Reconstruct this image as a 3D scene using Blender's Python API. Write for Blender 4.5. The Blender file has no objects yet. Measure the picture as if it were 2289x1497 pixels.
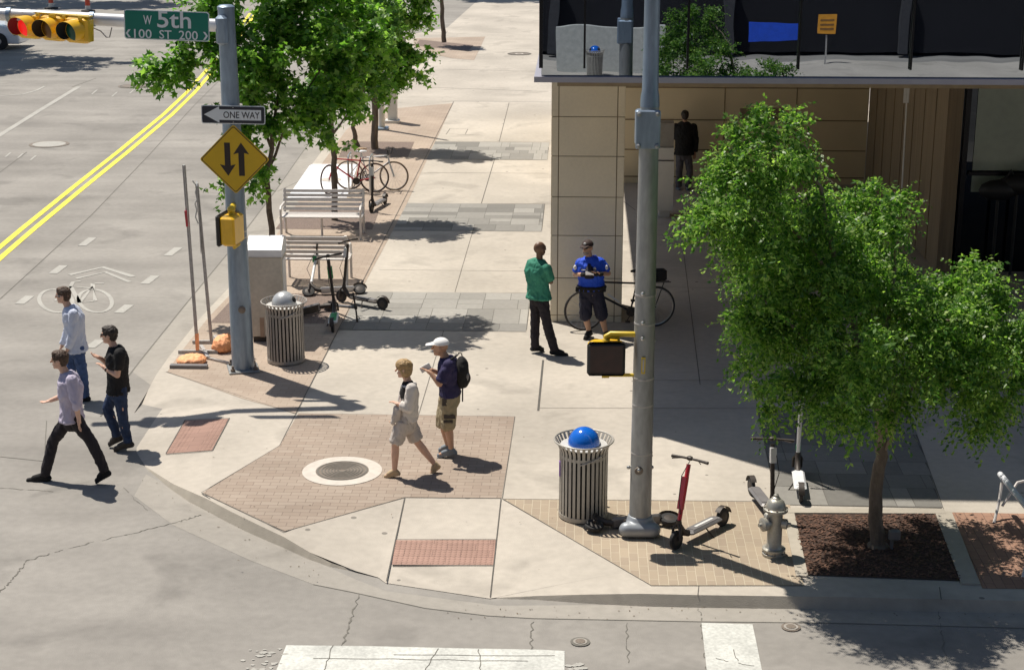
import bpy, math, random
import numpy as np
from mathutils import Vector, Matrix, noise
from mathutils.geometry import tessellate_polygon
from math import sin, cos, pi, radians as R
random.seed(7)
rng = np.random.default_rng(7)
sc = bpy.context.scene
C = sc.collection

# ------------------------------------------------------------------ camera
F, TH, YAW, CX, CY, H = 3700.0, R(16.46), R(2.35), 1144.5, 748.5, 7.6
cd = bpy.data.cameras.new('camera'); cam = bpy.data.objects.new('camera', cd); C.objects.link(cam)
cam.location = (0, 0, H); cam.rotation_euler = (pi/2-TH, 0, YAW)
cd.sensor_width = 36; cd.lens = F/2289*36; cd.clip_start = .1; cd.clip_end = 1500
sc.camera = cam
sc.render.resolution_x, sc.render.resolution_y = 1024, 669

# ------------------------------------------------------------------ light
def W(X, D, z=0.0):          # metres right of / ahead of the camera -> world
    return Vector((X*cos(YAW)-D*sin(YAW), X*sin(YAW)+D*cos(YAW), z))
SUN_EL = R(64.5)
sdir = W(-.731*cos(SUN_EL), .682*cos(SUN_EL), sin(SUN_EL)).normalized()
sl = bpy.data.lights.new('sun', 'SUN'); so = bpy.data.objects.new('sun', sl); C.objects.link(so)
sl.energy = 4.9; sl.angle = R(.53); sl.color = (1, .94, .84)
so.rotation_euler = sdir.to_track_quat('Z', 'Y').to_euler(); so.location = (-20, 20, 40)
wd = bpy.data.worlds.new('World'); sc.world = wd; wd.use_nodes = True
nt = wd.node_tree; nt.nodes.clear()
sk = nt.nodes.new('ShaderNodeTexSky'); sk.sky_type = 'NISHITA'; sk.sun_disc = False
sk.sun_elevation = SUN_EL; sk.sun_rotation = math.atan2(sdir.x, sdir.y)
bg = nt.nodes.new('ShaderNodeBackground'); bg.inputs[1]   .default_value = .070
ow = nt.nodes.new('ShaderNodeOutputWorld')
nt.links.new(sk.outputs[0], bg.inputs[0]); nt.links.new(bg.outputs[0], ow.inputs[0])
sc.view_settings.view_transform = 'Standard'; sc.view_settings.look = 'None'
sc.view_settings.exposure = 0.2; sc.view_settings.gamma = 1

# ------------------------------------------------------------------ positions read from the photograph
def ray(x, y):
    u, v = x-CX, y-CY
    return u, F*cos(TH)-v*sin(TH), -F*sin(TH)-v*cos(TH)
def G(x, y, z=0.0):          # photo point lying on the level z
    u, a, c = ray(x, y); t = (z-H)/c
    return W(u*t, a*t, z)
def DG(x, y, z=0.0):
    u, a, c = ray(x, y); return a*(z-H)/c
def on(x, y, D):             # photo point at distance D ahead
    u, a, c = ray(x, y); t = D/a
    return W(u*t, D, H+c*t)
def ZA(y, D): return on(CX, y, D).z
RT = W(1, 0); FW = W(0, 1)   # camera's right / forward on the ground
ROAD = -.12

# ------------------------------------------------------------------ materials
def lin(c): return tuple((v/255/12.92 if v/255 <= .04045 else ((v/255+.055)/1.055)**2.4) for v in c)
MATS = {}
def mat(name, col, rough=.6, metal=0, var=.12, scale=6, bump=0, bscale=60, coat=0, spec=.5, var2=0, scale2=.6, stretch=None):
    if name in MATS: return MATS[name]
    m = bpy.data.materials.new(name); m.use_nodes = True; MATS[name] = m
    n, l = m.node_tree.nodes, m.node_tree.links
    b = n['Principled BSDF']
    b.inputs['Roughness'].default_value = rough; b.inputs['Metallic'].default_value = metal
    b.inputs['Coat Weight'].default_value = coat; b.inputs['Specular IOR Level'].default_value = spec
    tc = n.new('ShaderNodeTexCoord'); vec = tc.outputs['Object']
    if stretch:
        mp = n.new('ShaderNodeMapping'); mp.inputs['Scale'].default_value = stretch
        l.new(vec, mp.inputs[0]); vec = mp.outputs[0]
    def tint(base, s, v, det):
        t = n.new('ShaderNodeTexNoise'); t.inputs['Scale'].default_value = s; t.inputs['Detail'].default_value = det
        l.new(vec, t.inputs['Vector'])
        r = n.new('ShaderNodeMapRange'); r.inputs[1].default_value = .3; r.inputs[2].default_value = .7
        r.inputs[3].default_value = 1-v; r.inputs[4].default_value = 1+v
        l.new(t.outputs[0], r.inputs[0])
        x = n.new('ShaderNodeVectorMath'); x.operation = 'SCALE'; l.new(r.outputs[0], x.inputs['Scale'])
        if base is None: x.inputs[0].default_value = col
        else: l.new(base, x.inputs[0])
        return x.outputs[0]
    o = tint(None, scale, var, 6)
    if var2: o = tint(o, scale2, var2, 4)
    l.new(o, b.inputs['Base Color'])
    m['col'] = 1
    if bump:
        t = n.new('ShaderNodeTexNoise'); t.inputs['Scale'].default_value = bscale; t.inputs['Detail'].default_value = 6
        l.new(tc.outputs['Object'], t.inputs['Vector'])
        bp = n.new('ShaderNodeBump'); bp.inputs['Strength'].default_value = bump; bp.inputs['Distance'].default_value = .02
        l.new(t.outputs[0], bp.inputs['Height']); l.new(bp.outputs[0], b.inputs['Normal'])
    return m

def concrete(name, col, spots=True, streak=None, patch=.09):
    m = mat(name, col, .85, var=.06, scale=9, bump=.25, bscale=90, var2=patch, scale2=.4, spec=.25)
    n, l = m.node_tree.nodes, m.node_tree.links; b = n['Principled BSDF']
    src = b.inputs['Base Color'].links[0].from_socket
    tc = n.new('ShaderNodeTexCoord')
    if streak:
        mp = n.new('ShaderNodeMapping'); mp.inputs['Scale'].default_value = streak
        mp.inputs['Rotation'].default_value = (0, 0, .05)
        l.new(tc.outputs['Object'], mp.inputs[0])
        t = n.new('ShaderNodeTexNoise'); t.inputs['Scale'].default_value = 1; t.inputs['Detail'].default_value = 5
        l.new(mp.outputs[0], t.inputs['Vector'])
        r = n.new('ShaderNodeMapRange'); r.inputs[1].default_value = .35; r.inputs[2].default_value = .65
        r.inputs[3].default_value = .90; r.inputs[4].default_value = 1.09; l.new(t.outputs[0], r.inputs[0])
        x = n.new('ShaderNodeVectorMath'); x.operation = 'SCALE'; l.new(src, x.inputs[0]); l.new(r.outputs[0], x.inputs['Scale'])
        src = x.outputs[0]
    bl = n.new('ShaderNodeTexNoise'); bl.inputs['Scale'].default_value = .8; bl.inputs['Detail'].default_value = 9; bl.inputs['Distortion'].default_value = .6
    l.new(tc.outputs['Object'], bl.inputs['Vector'])
    br = n.new('ShaderNodeMapRange'); br.inputs[1].default_value = .56; br.inputs[2].default_value = .68; br.inputs[3].default_value = 1; br.inputs[4].default_value = .80
    l.new(bl.outputs[0], br.inputs[0]); bx = n.new('ShaderNodeVectorMath'); bx.operation = 'SCALE'; l.new(src, bx.inputs[0]); l.new(br.outputs[0], bx.inputs['Scale']); src = bx.outputs[0]
    if spots:
        v = n.new('ShaderNodeTexVoronoi'); v.inputs['Scale'].default_value = 2.3
        l.new(tc.outputs['Object'], v.inputs['Vector'])
        sp = n.new('ShaderNodeSeparateColor'); l.new(v.outputs['Color'], sp.inputs[0])
        th = n.new('ShaderNodeMath'); th.operation = 'MULTIPLY'; th.inputs[1].default_value = .085
        l.new(sp.outputs[0], th.inputs[0])
        lt = n.new('ShaderNodeMath'); lt.operation = 'LESS_THAN'
        l.new(v.outputs['Distance'], lt.inputs[0]); l.new(th.outputs[0], lt.inputs[1])
        mx = n.new('ShaderNodeMix'); mx.data_type = 'RGBA'
        fm = n.new('ShaderNodeMath'); fm.operation = 'MULTIPLY'; fm.inputs[1].default_value = .6
        l.new(lt.outputs[0], fm.inputs[0]); l.new(fm.outputs[0], mx.inputs[0])
        l.new(src, mx.inputs[6]); mx.inputs[7].default_value = (.07, .065, .06, 1)
        src = mx.outputs[2]
    l.new(src, b.inputs['Base Color'])
    return m

def bricks(name, c1, c2, mortar, w=.2, h=.1, msize=.006, rot=0, off=.5, patch=.12):
    m = bpy.data.materials.new(name); m.use_nodes = True; MATS[name] = m
    n, l = m.node_tree.nodes, m.node_tree.links; b = n['Principled BSDF']
    b.inputs['Roughness'].default_value = .85; b.inputs['Specular IOR Level'].default_value = .25
    tc = n.new('ShaderNodeTexCoord'); mp = n.new('ShaderNodeMapping'); mp.inputs['Rotation'].default_value = (0, 0, rot)
    l.new(tc.outputs['Object'], mp.inputs[0])
    t = n.new('ShaderNodeTexBrick'); t.offset = off
    for i, c in ((1, c1), (2, c2), (3, mortar)): t.inputs[i].default_value = (*c, 1)
    t.inputs['Scale'].default_value = 1; t.inputs['Mortar Size'].default_value = msize
    t.inputs['Mortar Smooth'].default_value = .3; t.inputs['Bias'].default_value = 0
    t.inputs['Brick Width'].default_value = w; t.inputs['Row Height'].default_value = h
    # slightly uneven laying
    nz = n.new('ShaderNodeTexNoise'); nz.inputs['Scale'].default_value = 5; l.new(tc.outputs['Object'], nz.inputs['Vector'])
    ad = n.new('ShaderNodeVectorMath'); ad.operation = 'MULTIPLY_ADD'
    l.new(nz.outputs['Color'], ad.inputs[0]); ad.inputs[1].default_value = (.012, .012, 0); l.new(mp.outputs[0], ad.inputs[2])
    l.new(ad.outputs[0], t.inputs['Vector'])
    n2 = n.new('ShaderNodeTexNoise'); n2.inputs['Scale'].default_value = .8; n2.inputs['Detail'].default_value = 7
    l.new(tc.outputs['Object'], n2.inputs['Vector'])
    r = n.new('ShaderNodeMapRange'); r.inputs[1].default_value = .3; r.inputs[2].default_value = .7
    r.inputs[3].default_value = 1-patch; r.inputs[4].default_value = 1+patch; l.new(n2.outputs[0], r.inputs[0])
    x = n.new('ShaderNodeVectorMath'); x.operation = 'SCALE'; l.new(t.outputs[0], x.inputs[0]); l.new(r.outputs[0], x.inputs['Scale'])
    l.new(x.outputs[0], b.inputs['Base Color'])
    bp = n.new('ShaderNodeBump'); bp.inputs['Strength'].default_value = .4; bp.inputs['Distance'].default_value = .01; bp.invert = True
    l.new(t.outputs[1], bp.inputs['Height']); l.new(bp.outputs[0], b.inputs['Normal'])
    return m

def leafmat(name, c1, c2, c3):
    m = bpy.data.materials.new(name); m.use_nodes = True; MATS[name] = m
    n, l = m.node_tree.nodes, m.node_tree.links; b = n['Principled BSDF']
    g = n.new('ShaderNodeNewGeometry'); cr = n.new('ShaderNodeValToRGB')
    e = cr.color_ramp.elements; e[0].color = (*c1, 1); e[1].color = (*c3, 1)
    k = e.new(.5); k.color = (*c2, 1)
    l.new(g.outputs['Random Per Island'], cr.inputs[0])
    l.new(cr.outputs[0], b.inputs['Base Color'])
    b.inputs['Roughness'].default_value = .42; b.inputs['Specular IOR Level'].default_value = .5
    tr = n.new('ShaderNodeBsdfTranslucent')
    sx = n.new('ShaderNodeVectorMath'); sx.operation = 'MULTIPLY'; sx.inputs[1].default_value = (1.6, 1.9, .9)
    l.new(cr.outputs[0], sx.inputs[0]); l.new(sx.outputs[0], tr.inputs[0])
    mx = n.new('ShaderNodeMixShader'); mx.inputs[0].default_value = .5
    l.new(b.outputs[0], mx.inputs[1]); l.new(tr.outputs[0], mx.inputs[2])
    l.new(mx.outputs[0], n['Material Output'].inputs[0])
    return m

def glassmat(name, dark, refl, tint=(.75, .85, 1), rough=.0):
    m = bpy.data.materials.new(name); m.use_nodes = True; MATS[name] = m
    n, l = m.node_tree.nodes, m.node_tree.links; n.remove(n['Principled BSDF'])
    d = n.new('ShaderNodeBsdfDiffuse'); d.inputs[0].default_value = (*dark, 1)
    g = n.new('ShaderNodeBsdfGlossy'); g.inputs[0].default_value = (*tint, 1); g.inputs['Roughness'].default_value = rough
    tc = n.new('ShaderNodeTexCoord'); t = n.new('ShaderNodeTexNoise'); t.inputs['Scale'].default_value = .7
    l.new(tc.outputs['Object'], t.inputs['Vector'])
    bp = n.new('ShaderNodeBump'); bp.inputs['Strength'].default_value = .02; bp.inputs['Distance'].default_value = .1
    l.new(t.outputs[0], bp.inputs['Height']); l.new(bp.outputs[0], g.inputs['Normal'])
    mx = n.new('ShaderNodeMixShader'); mx.inputs[0].default_value = refl
    l.new(d.outputs[0], mx.inputs[1]); l.new(g.outputs[0], mx.inputs[2])
    l.new(mx.outputs[0], n['Material Output'].inputs[0])
    return m

def attrmat(name, rough=.85):
    m = mat(name, (1, 1, 1), rough, var=.06, scale=12, var2=.06, scale2=.8, bump=.2, spec=.25)
    n, l = m.node_tree.nodes, m.node_tree.links; b = n['Principled BSDF']
    src = b.inputs['Base Color'].links[0].from_socket
    a = n.new('ShaderNodeAttribute'); a.attribute_name = 'shade'
    x = n.new('ShaderNodeVectorMath'); x.operation = 'MULTIPLY'; l.new(src, x.inputs[0]); l.new(a.outputs['Color'], x.inputs[1])
    l.new(x.outputs[0], b.inputs['Base Color']); return m

def emit(name, col, s, base):
    m = mat(name, base, .3, var=.02)
    b = m.node_tree.nodes['Principled BSDF']; b.inputs['Emission Color'].default_value = (*col, 1); b.inputs['Emission Strength'].default_value = s
    return m

# ------------------------------------------------------------------ mesh building
def basis(d):
    d = d.normalized(); a = Vector((0, 0, 1)) if abs(d.z) < .95 else Vector((1, 0, 0))
    x = d.cross(a).normalized(); return x, d.cross(x).normalized(), d
class MB:
    def __init__(s): s.v, s.f, s.mi, s.cur = [], [], [], 0
    def add(s, vs, fs):
        o = len(s.v); s.v += [tuple(v) for v in vs]; s.f += [tuple(i+o for i in f) for f in fs]; s.mi += [s.cur]*len(fs); return s
    def box(s, c, size, rz=0, M=None, bev=0):
        x, y, z = (k/2 for k in size); c = Vector(c)
        M = M or Matrix.Rotation(rz, 3, 'Z')
        if bev:
            b = min(bev, x*.9, y*.9, z*.9); ring = []
            vs = []
            for zz, ins in ((-z, b), (-z+b, 0), (z-b, 0), (z, b)):
                X, Y = x-ins, y-ins
                for px, py in ((X-b, -Y), (X, -Y+b), (X, Y-b), (X-b, Y), (-X+b, Y), (-X, Y-b), (-X, -Y+b), (-X+b, -Y)):
                    vs.append(c+M@Vector((px, py, zz)))
            fs = [tuple(range(7, -1, -1)), tuple(range(24, 32))]
            for k in range(3):
                for i in range(8): j = (i+1) % 8; fs.append((k*8+i, k*8+j, k*8+8+j, k*8+8+i))
            return s.add(vs, fs)
        vs = [c+M@Vector((sx*x, sy*y, sz*z)) for sz in (-1, 1) for sx, sy in ((-1, -1), (1, -1), (1, 1), (-1, 1))]
        return s.add(vs, [(3, 2, 1, 0), (4, 5, 6, 7), (0, 1, 5, 4), (1, 2, 6, 5), (2, 3, 7, 6), (3, 0, 4, 7)])
    def beam(s, a, b, w, h, up=Vector((0, 0, 1))):
        a, b = Vector(a), Vector(b); d = (b-a).normalized(); x = d.cross(up)
        if x.length < 1e-4: x = d.cross(Vector((0, 1, 0)))
        x.normalize(); u = x.cross(d)
        vs = [p+x*(i*w/2)+u*(j*h/2) for p in (a, b) for i, j in ((-1, -1), (1, -1), (1, 1), (-1, 1))]
        return s.add(vs, [(3, 2, 1, 0), (4, 5, 6, 7), (0, 1, 5, 4), (1, 2, 6, 5), (2, 3, 7, 6), (3, 0, 4, 7)])
    def tube(s, pts, rad, n=10, cap=True, closed=False, ell=1.0, side=None):
        pts = [Vector(p) for p in pts]; N = len(pts)
        if not hasattr(rad, '__len__'): rad = [rad]*N
        vs, fs = [], []; px = None
        for i, p in enumerate(pts):
            if closed: d = pts[(i+1) % N]-pts[i-1]
            else: d = pts[min(i+1, N-1)]-pts[max(i-1, 0)]
            d.normalize()
            if side is not None: x = (side-d*side.dot(d)).normalized()
            elif px is None: x = basis(d)[0]
            else:
                x = px-d*px.dot(d); x = x.normalized() if x.length > 1e-6 else basis(d)[0]
            px = x; y = d.cross(x)
            for k in range(n):
                a = 2*pi*k/n; vs.append(p+(x*cos(a)*(ell[i] if hasattr(ell, '__len__') else ell)+y*sin(a))*rad[i])
        for i in range(N if closed else N-1):
            j = (i+1) % N
            for k in range(n):
                q = (k+1) % n; fs.append((i*n+k, i*n+q, j*n+q, j*n+k))
        if cap and not closed: fs += [tuple(range(n-1, -1, -1)), tuple((N-1)*n+k for k in range(n))]
        return s.add(vs, fs)
    def lathe(s, c, prof, n=24, M=None, cap=True):
        c = Vector(c); M = M or Matrix.Identity(3); vs, fs = [], []
        for r, z in prof:
            for k in range(n):
                a = 2*pi*k/n; vs.append(c+M@Vector((r*cos(a), r*sin(a), z)))
        for i in range(len(prof)-1):
            for k in range(n):
                q = (k+1) % n; fs.append((i*n+k, i*n+q, i*n+n+q, i*n+n+k))
        if cap: fs += [tuple(range(n-1, -1, -1)), tuple((len(prof)-1)*n+k for k in range(n))]
        return s.add(vs, fs)
    def ball(s, c, r, n=14, M=None, lo=-90, hi=90):
        if not hasattr(r, '__len__'): r = (r, r, r)
        M = M or Matrix.Identity(3); c = Vector(c); m = max(4, n//2); vs, fs = [], []
        for i in range(m+1):
            e = R(lo+(hi-lo)*i/m)
            for k in range(n):
                a = 2*pi*k/n; vs.append(c+M@Vector((r[0]*cos(e)*cos(a), r[1]*cos(e)*sin(a), r[2]*sin(e))))
        for i in range(m):
            for k in range(n):
                q = (k+1) % n; fs.append((i*n+k, i*n+q, i*n+n+q, i*n+n+k))
        fs += [tuple(range(n-1, -1, -1)), tuple(m*n+k for k in range(n))]
        return s.add(vs, fs)
    def cap2(s, a, b, r0, r1, n=12, ell=1.0, side=None):     # capsule
        a, b = Vector(a), Vector(b); d = (b-a); L = d.length or 1e-5; d = d/L if d.length else Vector((0, 0, 1))
        P, Q = [], []
        for k in range(4):
            t = k/4*pi/2; P.append(a-d*r0*cos(t)); Q.append(max(r0*sin(t), .0005))
        P.append(a); Q.append(r0); P.append(b); Q.append(r1)
        for k in range(3, -1, -1):
            t = k/4*pi/2; P.append(b+d*r1*cos(t)); Q.append(max(r1*sin(t), .0005))
        return s.tube(P, Q, n, ell=ell, side=side)
    def poly(s, pts):
        pts = [Vector(p) for p in pts]
        flat = [[Vector((p.x, p.y, 0)) for p in pts]]
        tr = tessellate_polygon(flat); fs = []
        for t in tr:
            a, b, c = (pts[i] for i in t)
            n = (b-a).cross(c-a)
            fs.append(t if n.z >= 0 else t[::-1])
        return s.add(pts, fs)
    def prism(s, pts, M, th):   # outline in local xy, extruded along local z by th, M = 4x4
        n = len(pts); vs = [M@Vector((x, y, 0)) for x, y in pts]+[M@Vector((x, y, th)) for x, y in pts]
        tr = tessellate_polygon([[Vector((x, y, 0)) for x, y in pts]])
        ar = sum(pts[i][0]*pts[(i+1) % n][1]-pts[(i+1) % n][0]*pts[i][1] for i in range(n))
        fs = []
        for t in tr:
            a, b, c = (Vector((*pts[i], 0)) for i in t)
            if (b-a).cross(c-a).z < 0: t = t[::-1]
            fs += [tuple(i+n for i in t), tuple(reversed(t))]
        for i in range(n):
            j = (i+1) % n; q = (i, j, j+n, i+n); fs.append(q if ar > 0 else q[::-1])
        return s.add(vs, fs)
    def build(s, name, mats, parent=None, smooth=False, auto=True, shades=None):
        me = bpy.data.meshes.new(name); me.from_pydata(s.v, [], s.f); me.validate()
        if not isinstance(mats, (list, tuple)): mats = [mats]
        for m in mats: me.materials.append(m)
        if any(s.mi) and len(me.polygons) == len(s.mi): me.polygons.foreach_set('material_index', s.mi)
        if shades is not None:
            ca = me.color_attributes.new('shade', 'FLOAT_COLOR', 'CORNER'); arr = []
            for p, c in zip(me.polygons, shades): arr += [*c, 1]*len(p.vertices)
            ca.data.foreach_set('color', arr)
        if smooth:
            me.polygons.foreach_set('use_smooth', [True]*len(me.polygons))
            if auto: me.set_sharp_from_angle(angle=R(38))
        me.update()
        o = bpy.data.objects.new(name, me); C.objects.link(o)
        if parent: o.parent = parent; o.matrix_parent_inverse = parent.matrix_world.inverted() if False else mw(parent).inverted()
        return o
def mw(o):
    M = Matrix.LocRotScale(o.location, o.rotation_euler, o.scale)
    return (mw(o.parent)@o.matrix_parent_inverse@M) if o.parent else M
def thing(name, label, cat, loc=(0, 0, 0), group=None, kind=None):
    o = bpy.data.objects.new(name, None); C.objects.link(o); o.location = loc; o.empty_display_size = .2
    return tag(o, label, cat, group, kind)
def tag(o, label=None, cat=None, group=None, kind=None):
    if label: o['label'] = label
    if cat: o['category'] = cat
    if group: o['group'] = group
    if kind: o['kind'] = kind
    return o
def struct(o, label=None): o['kind'] = 'structure'; return tag(o, label, o.name.split('.')[0].replace('_', ' '))
def solid(mb, name, m, parent=None, voxel=.01, smooth=2, wr=0, wrs=9):   # fuse closed pieces into one continuous surface
    me = bpy.data.meshes.new('tmp'); me.from_pydata(mb.v, [], mb.f); me.update()
    o = bpy.data.objects.new('tmp', me); C.objects.link(o)
    r = o.modifiers.new('r', 'REMESH'); r.mode = 'VOXEL'; r.voxel_size = voxel; r.use_smooth_shade = True
    if smooth: k = o.modifiers.new('s', 'SMOOTH'); k.factor = .5; k.iterations = smooth
    dg = bpy.context.evaluated_depsgraph_get(); dg.update()
    nm = bpy.data.meshes.new_from_object(o.evaluated_get(dg)); bpy.data.objects.remove(o); bpy.data.meshes.remove(me)
    if wr:
        nm.update()
        for v in nm.vertices:
            p = v.co*wrs; q = Vector((p.x, p.y, p.z*.75))
            v.co += v.normal*wr*(1-2*abs(noise.noise(q))+.45*(1-3*abs(noise.noise(Vector((q.x*2.3, q.y*2.3, q.z*1.3+p.x))))))
    nm.name = name; nm.materials.clear(); nm.materials.append(m)
    nm.polygons.foreach_set('use_smooth', [True]*len(nm.polygons))
    b = bpy.data.objects.new(name, nm); C.objects.link(b)
    if parent: b.parent = parent; b.matrix_parent_inverse = mw(parent).inverted()
    return b
def frame4(o, x, y, z):      # 4x4 from axes
    m = Matrix((x, y, z)).transposed().to_4x4(); m.translation = Vector(o); return m
def text(s, name, m, M, w=None, h=None, th=.003, parent=None, align='CENTER', bold=0):
    cu = bpy.data.curves.new('t', 'FONT'); cu.body = s; cu.align_x = align; cu.align_y = 'CENTER'; cu.extrude = th/2; cu.offset = bold
    cu.resolution_u = 3
    o = bpy.data.objects.new('t', cu); C.objects.link(o)
    dg = bpy.context.evaluated_depsgraph_get(); dg.update()
    me = bpy.data.meshes.new_from_object(o.evaluated_get(dg)); bpy.data.objects.remove(o)
    xs = [v.co.x for v in me.vertices]; ys = [v.co.y for v in me.vertices]
    cx, cy = (max(xs)+min(xs))/2, (max(ys)+min(ys))/2; sx = (w or 1)/(max(xs)-min(xs)); sy = (h or 1)/(max(ys)-min(ys))
    if not w: sx = sy
    if not h: sy = sx
    for v in me.vertices: v.co = M@Vector(((v.co.x-cx)*sx, (v.co.y-cy)*sy, v.co.z))
    me.materials.clear(); me.materials.append(m); me.name = name
    b = bpy.data.objects.new(name, me); C.objects.link(b)
    if parent: b.parent = parent; b.matrix_parent_inverse = mw(parent).inverted()
    return b
def copy_tree(o, parent=None):
    c = o.copy(); C.objects.link(c)
    if parent: c.parent = parent
    for ch in list(o.children): copy_tree(ch, c)
    return c

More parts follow.
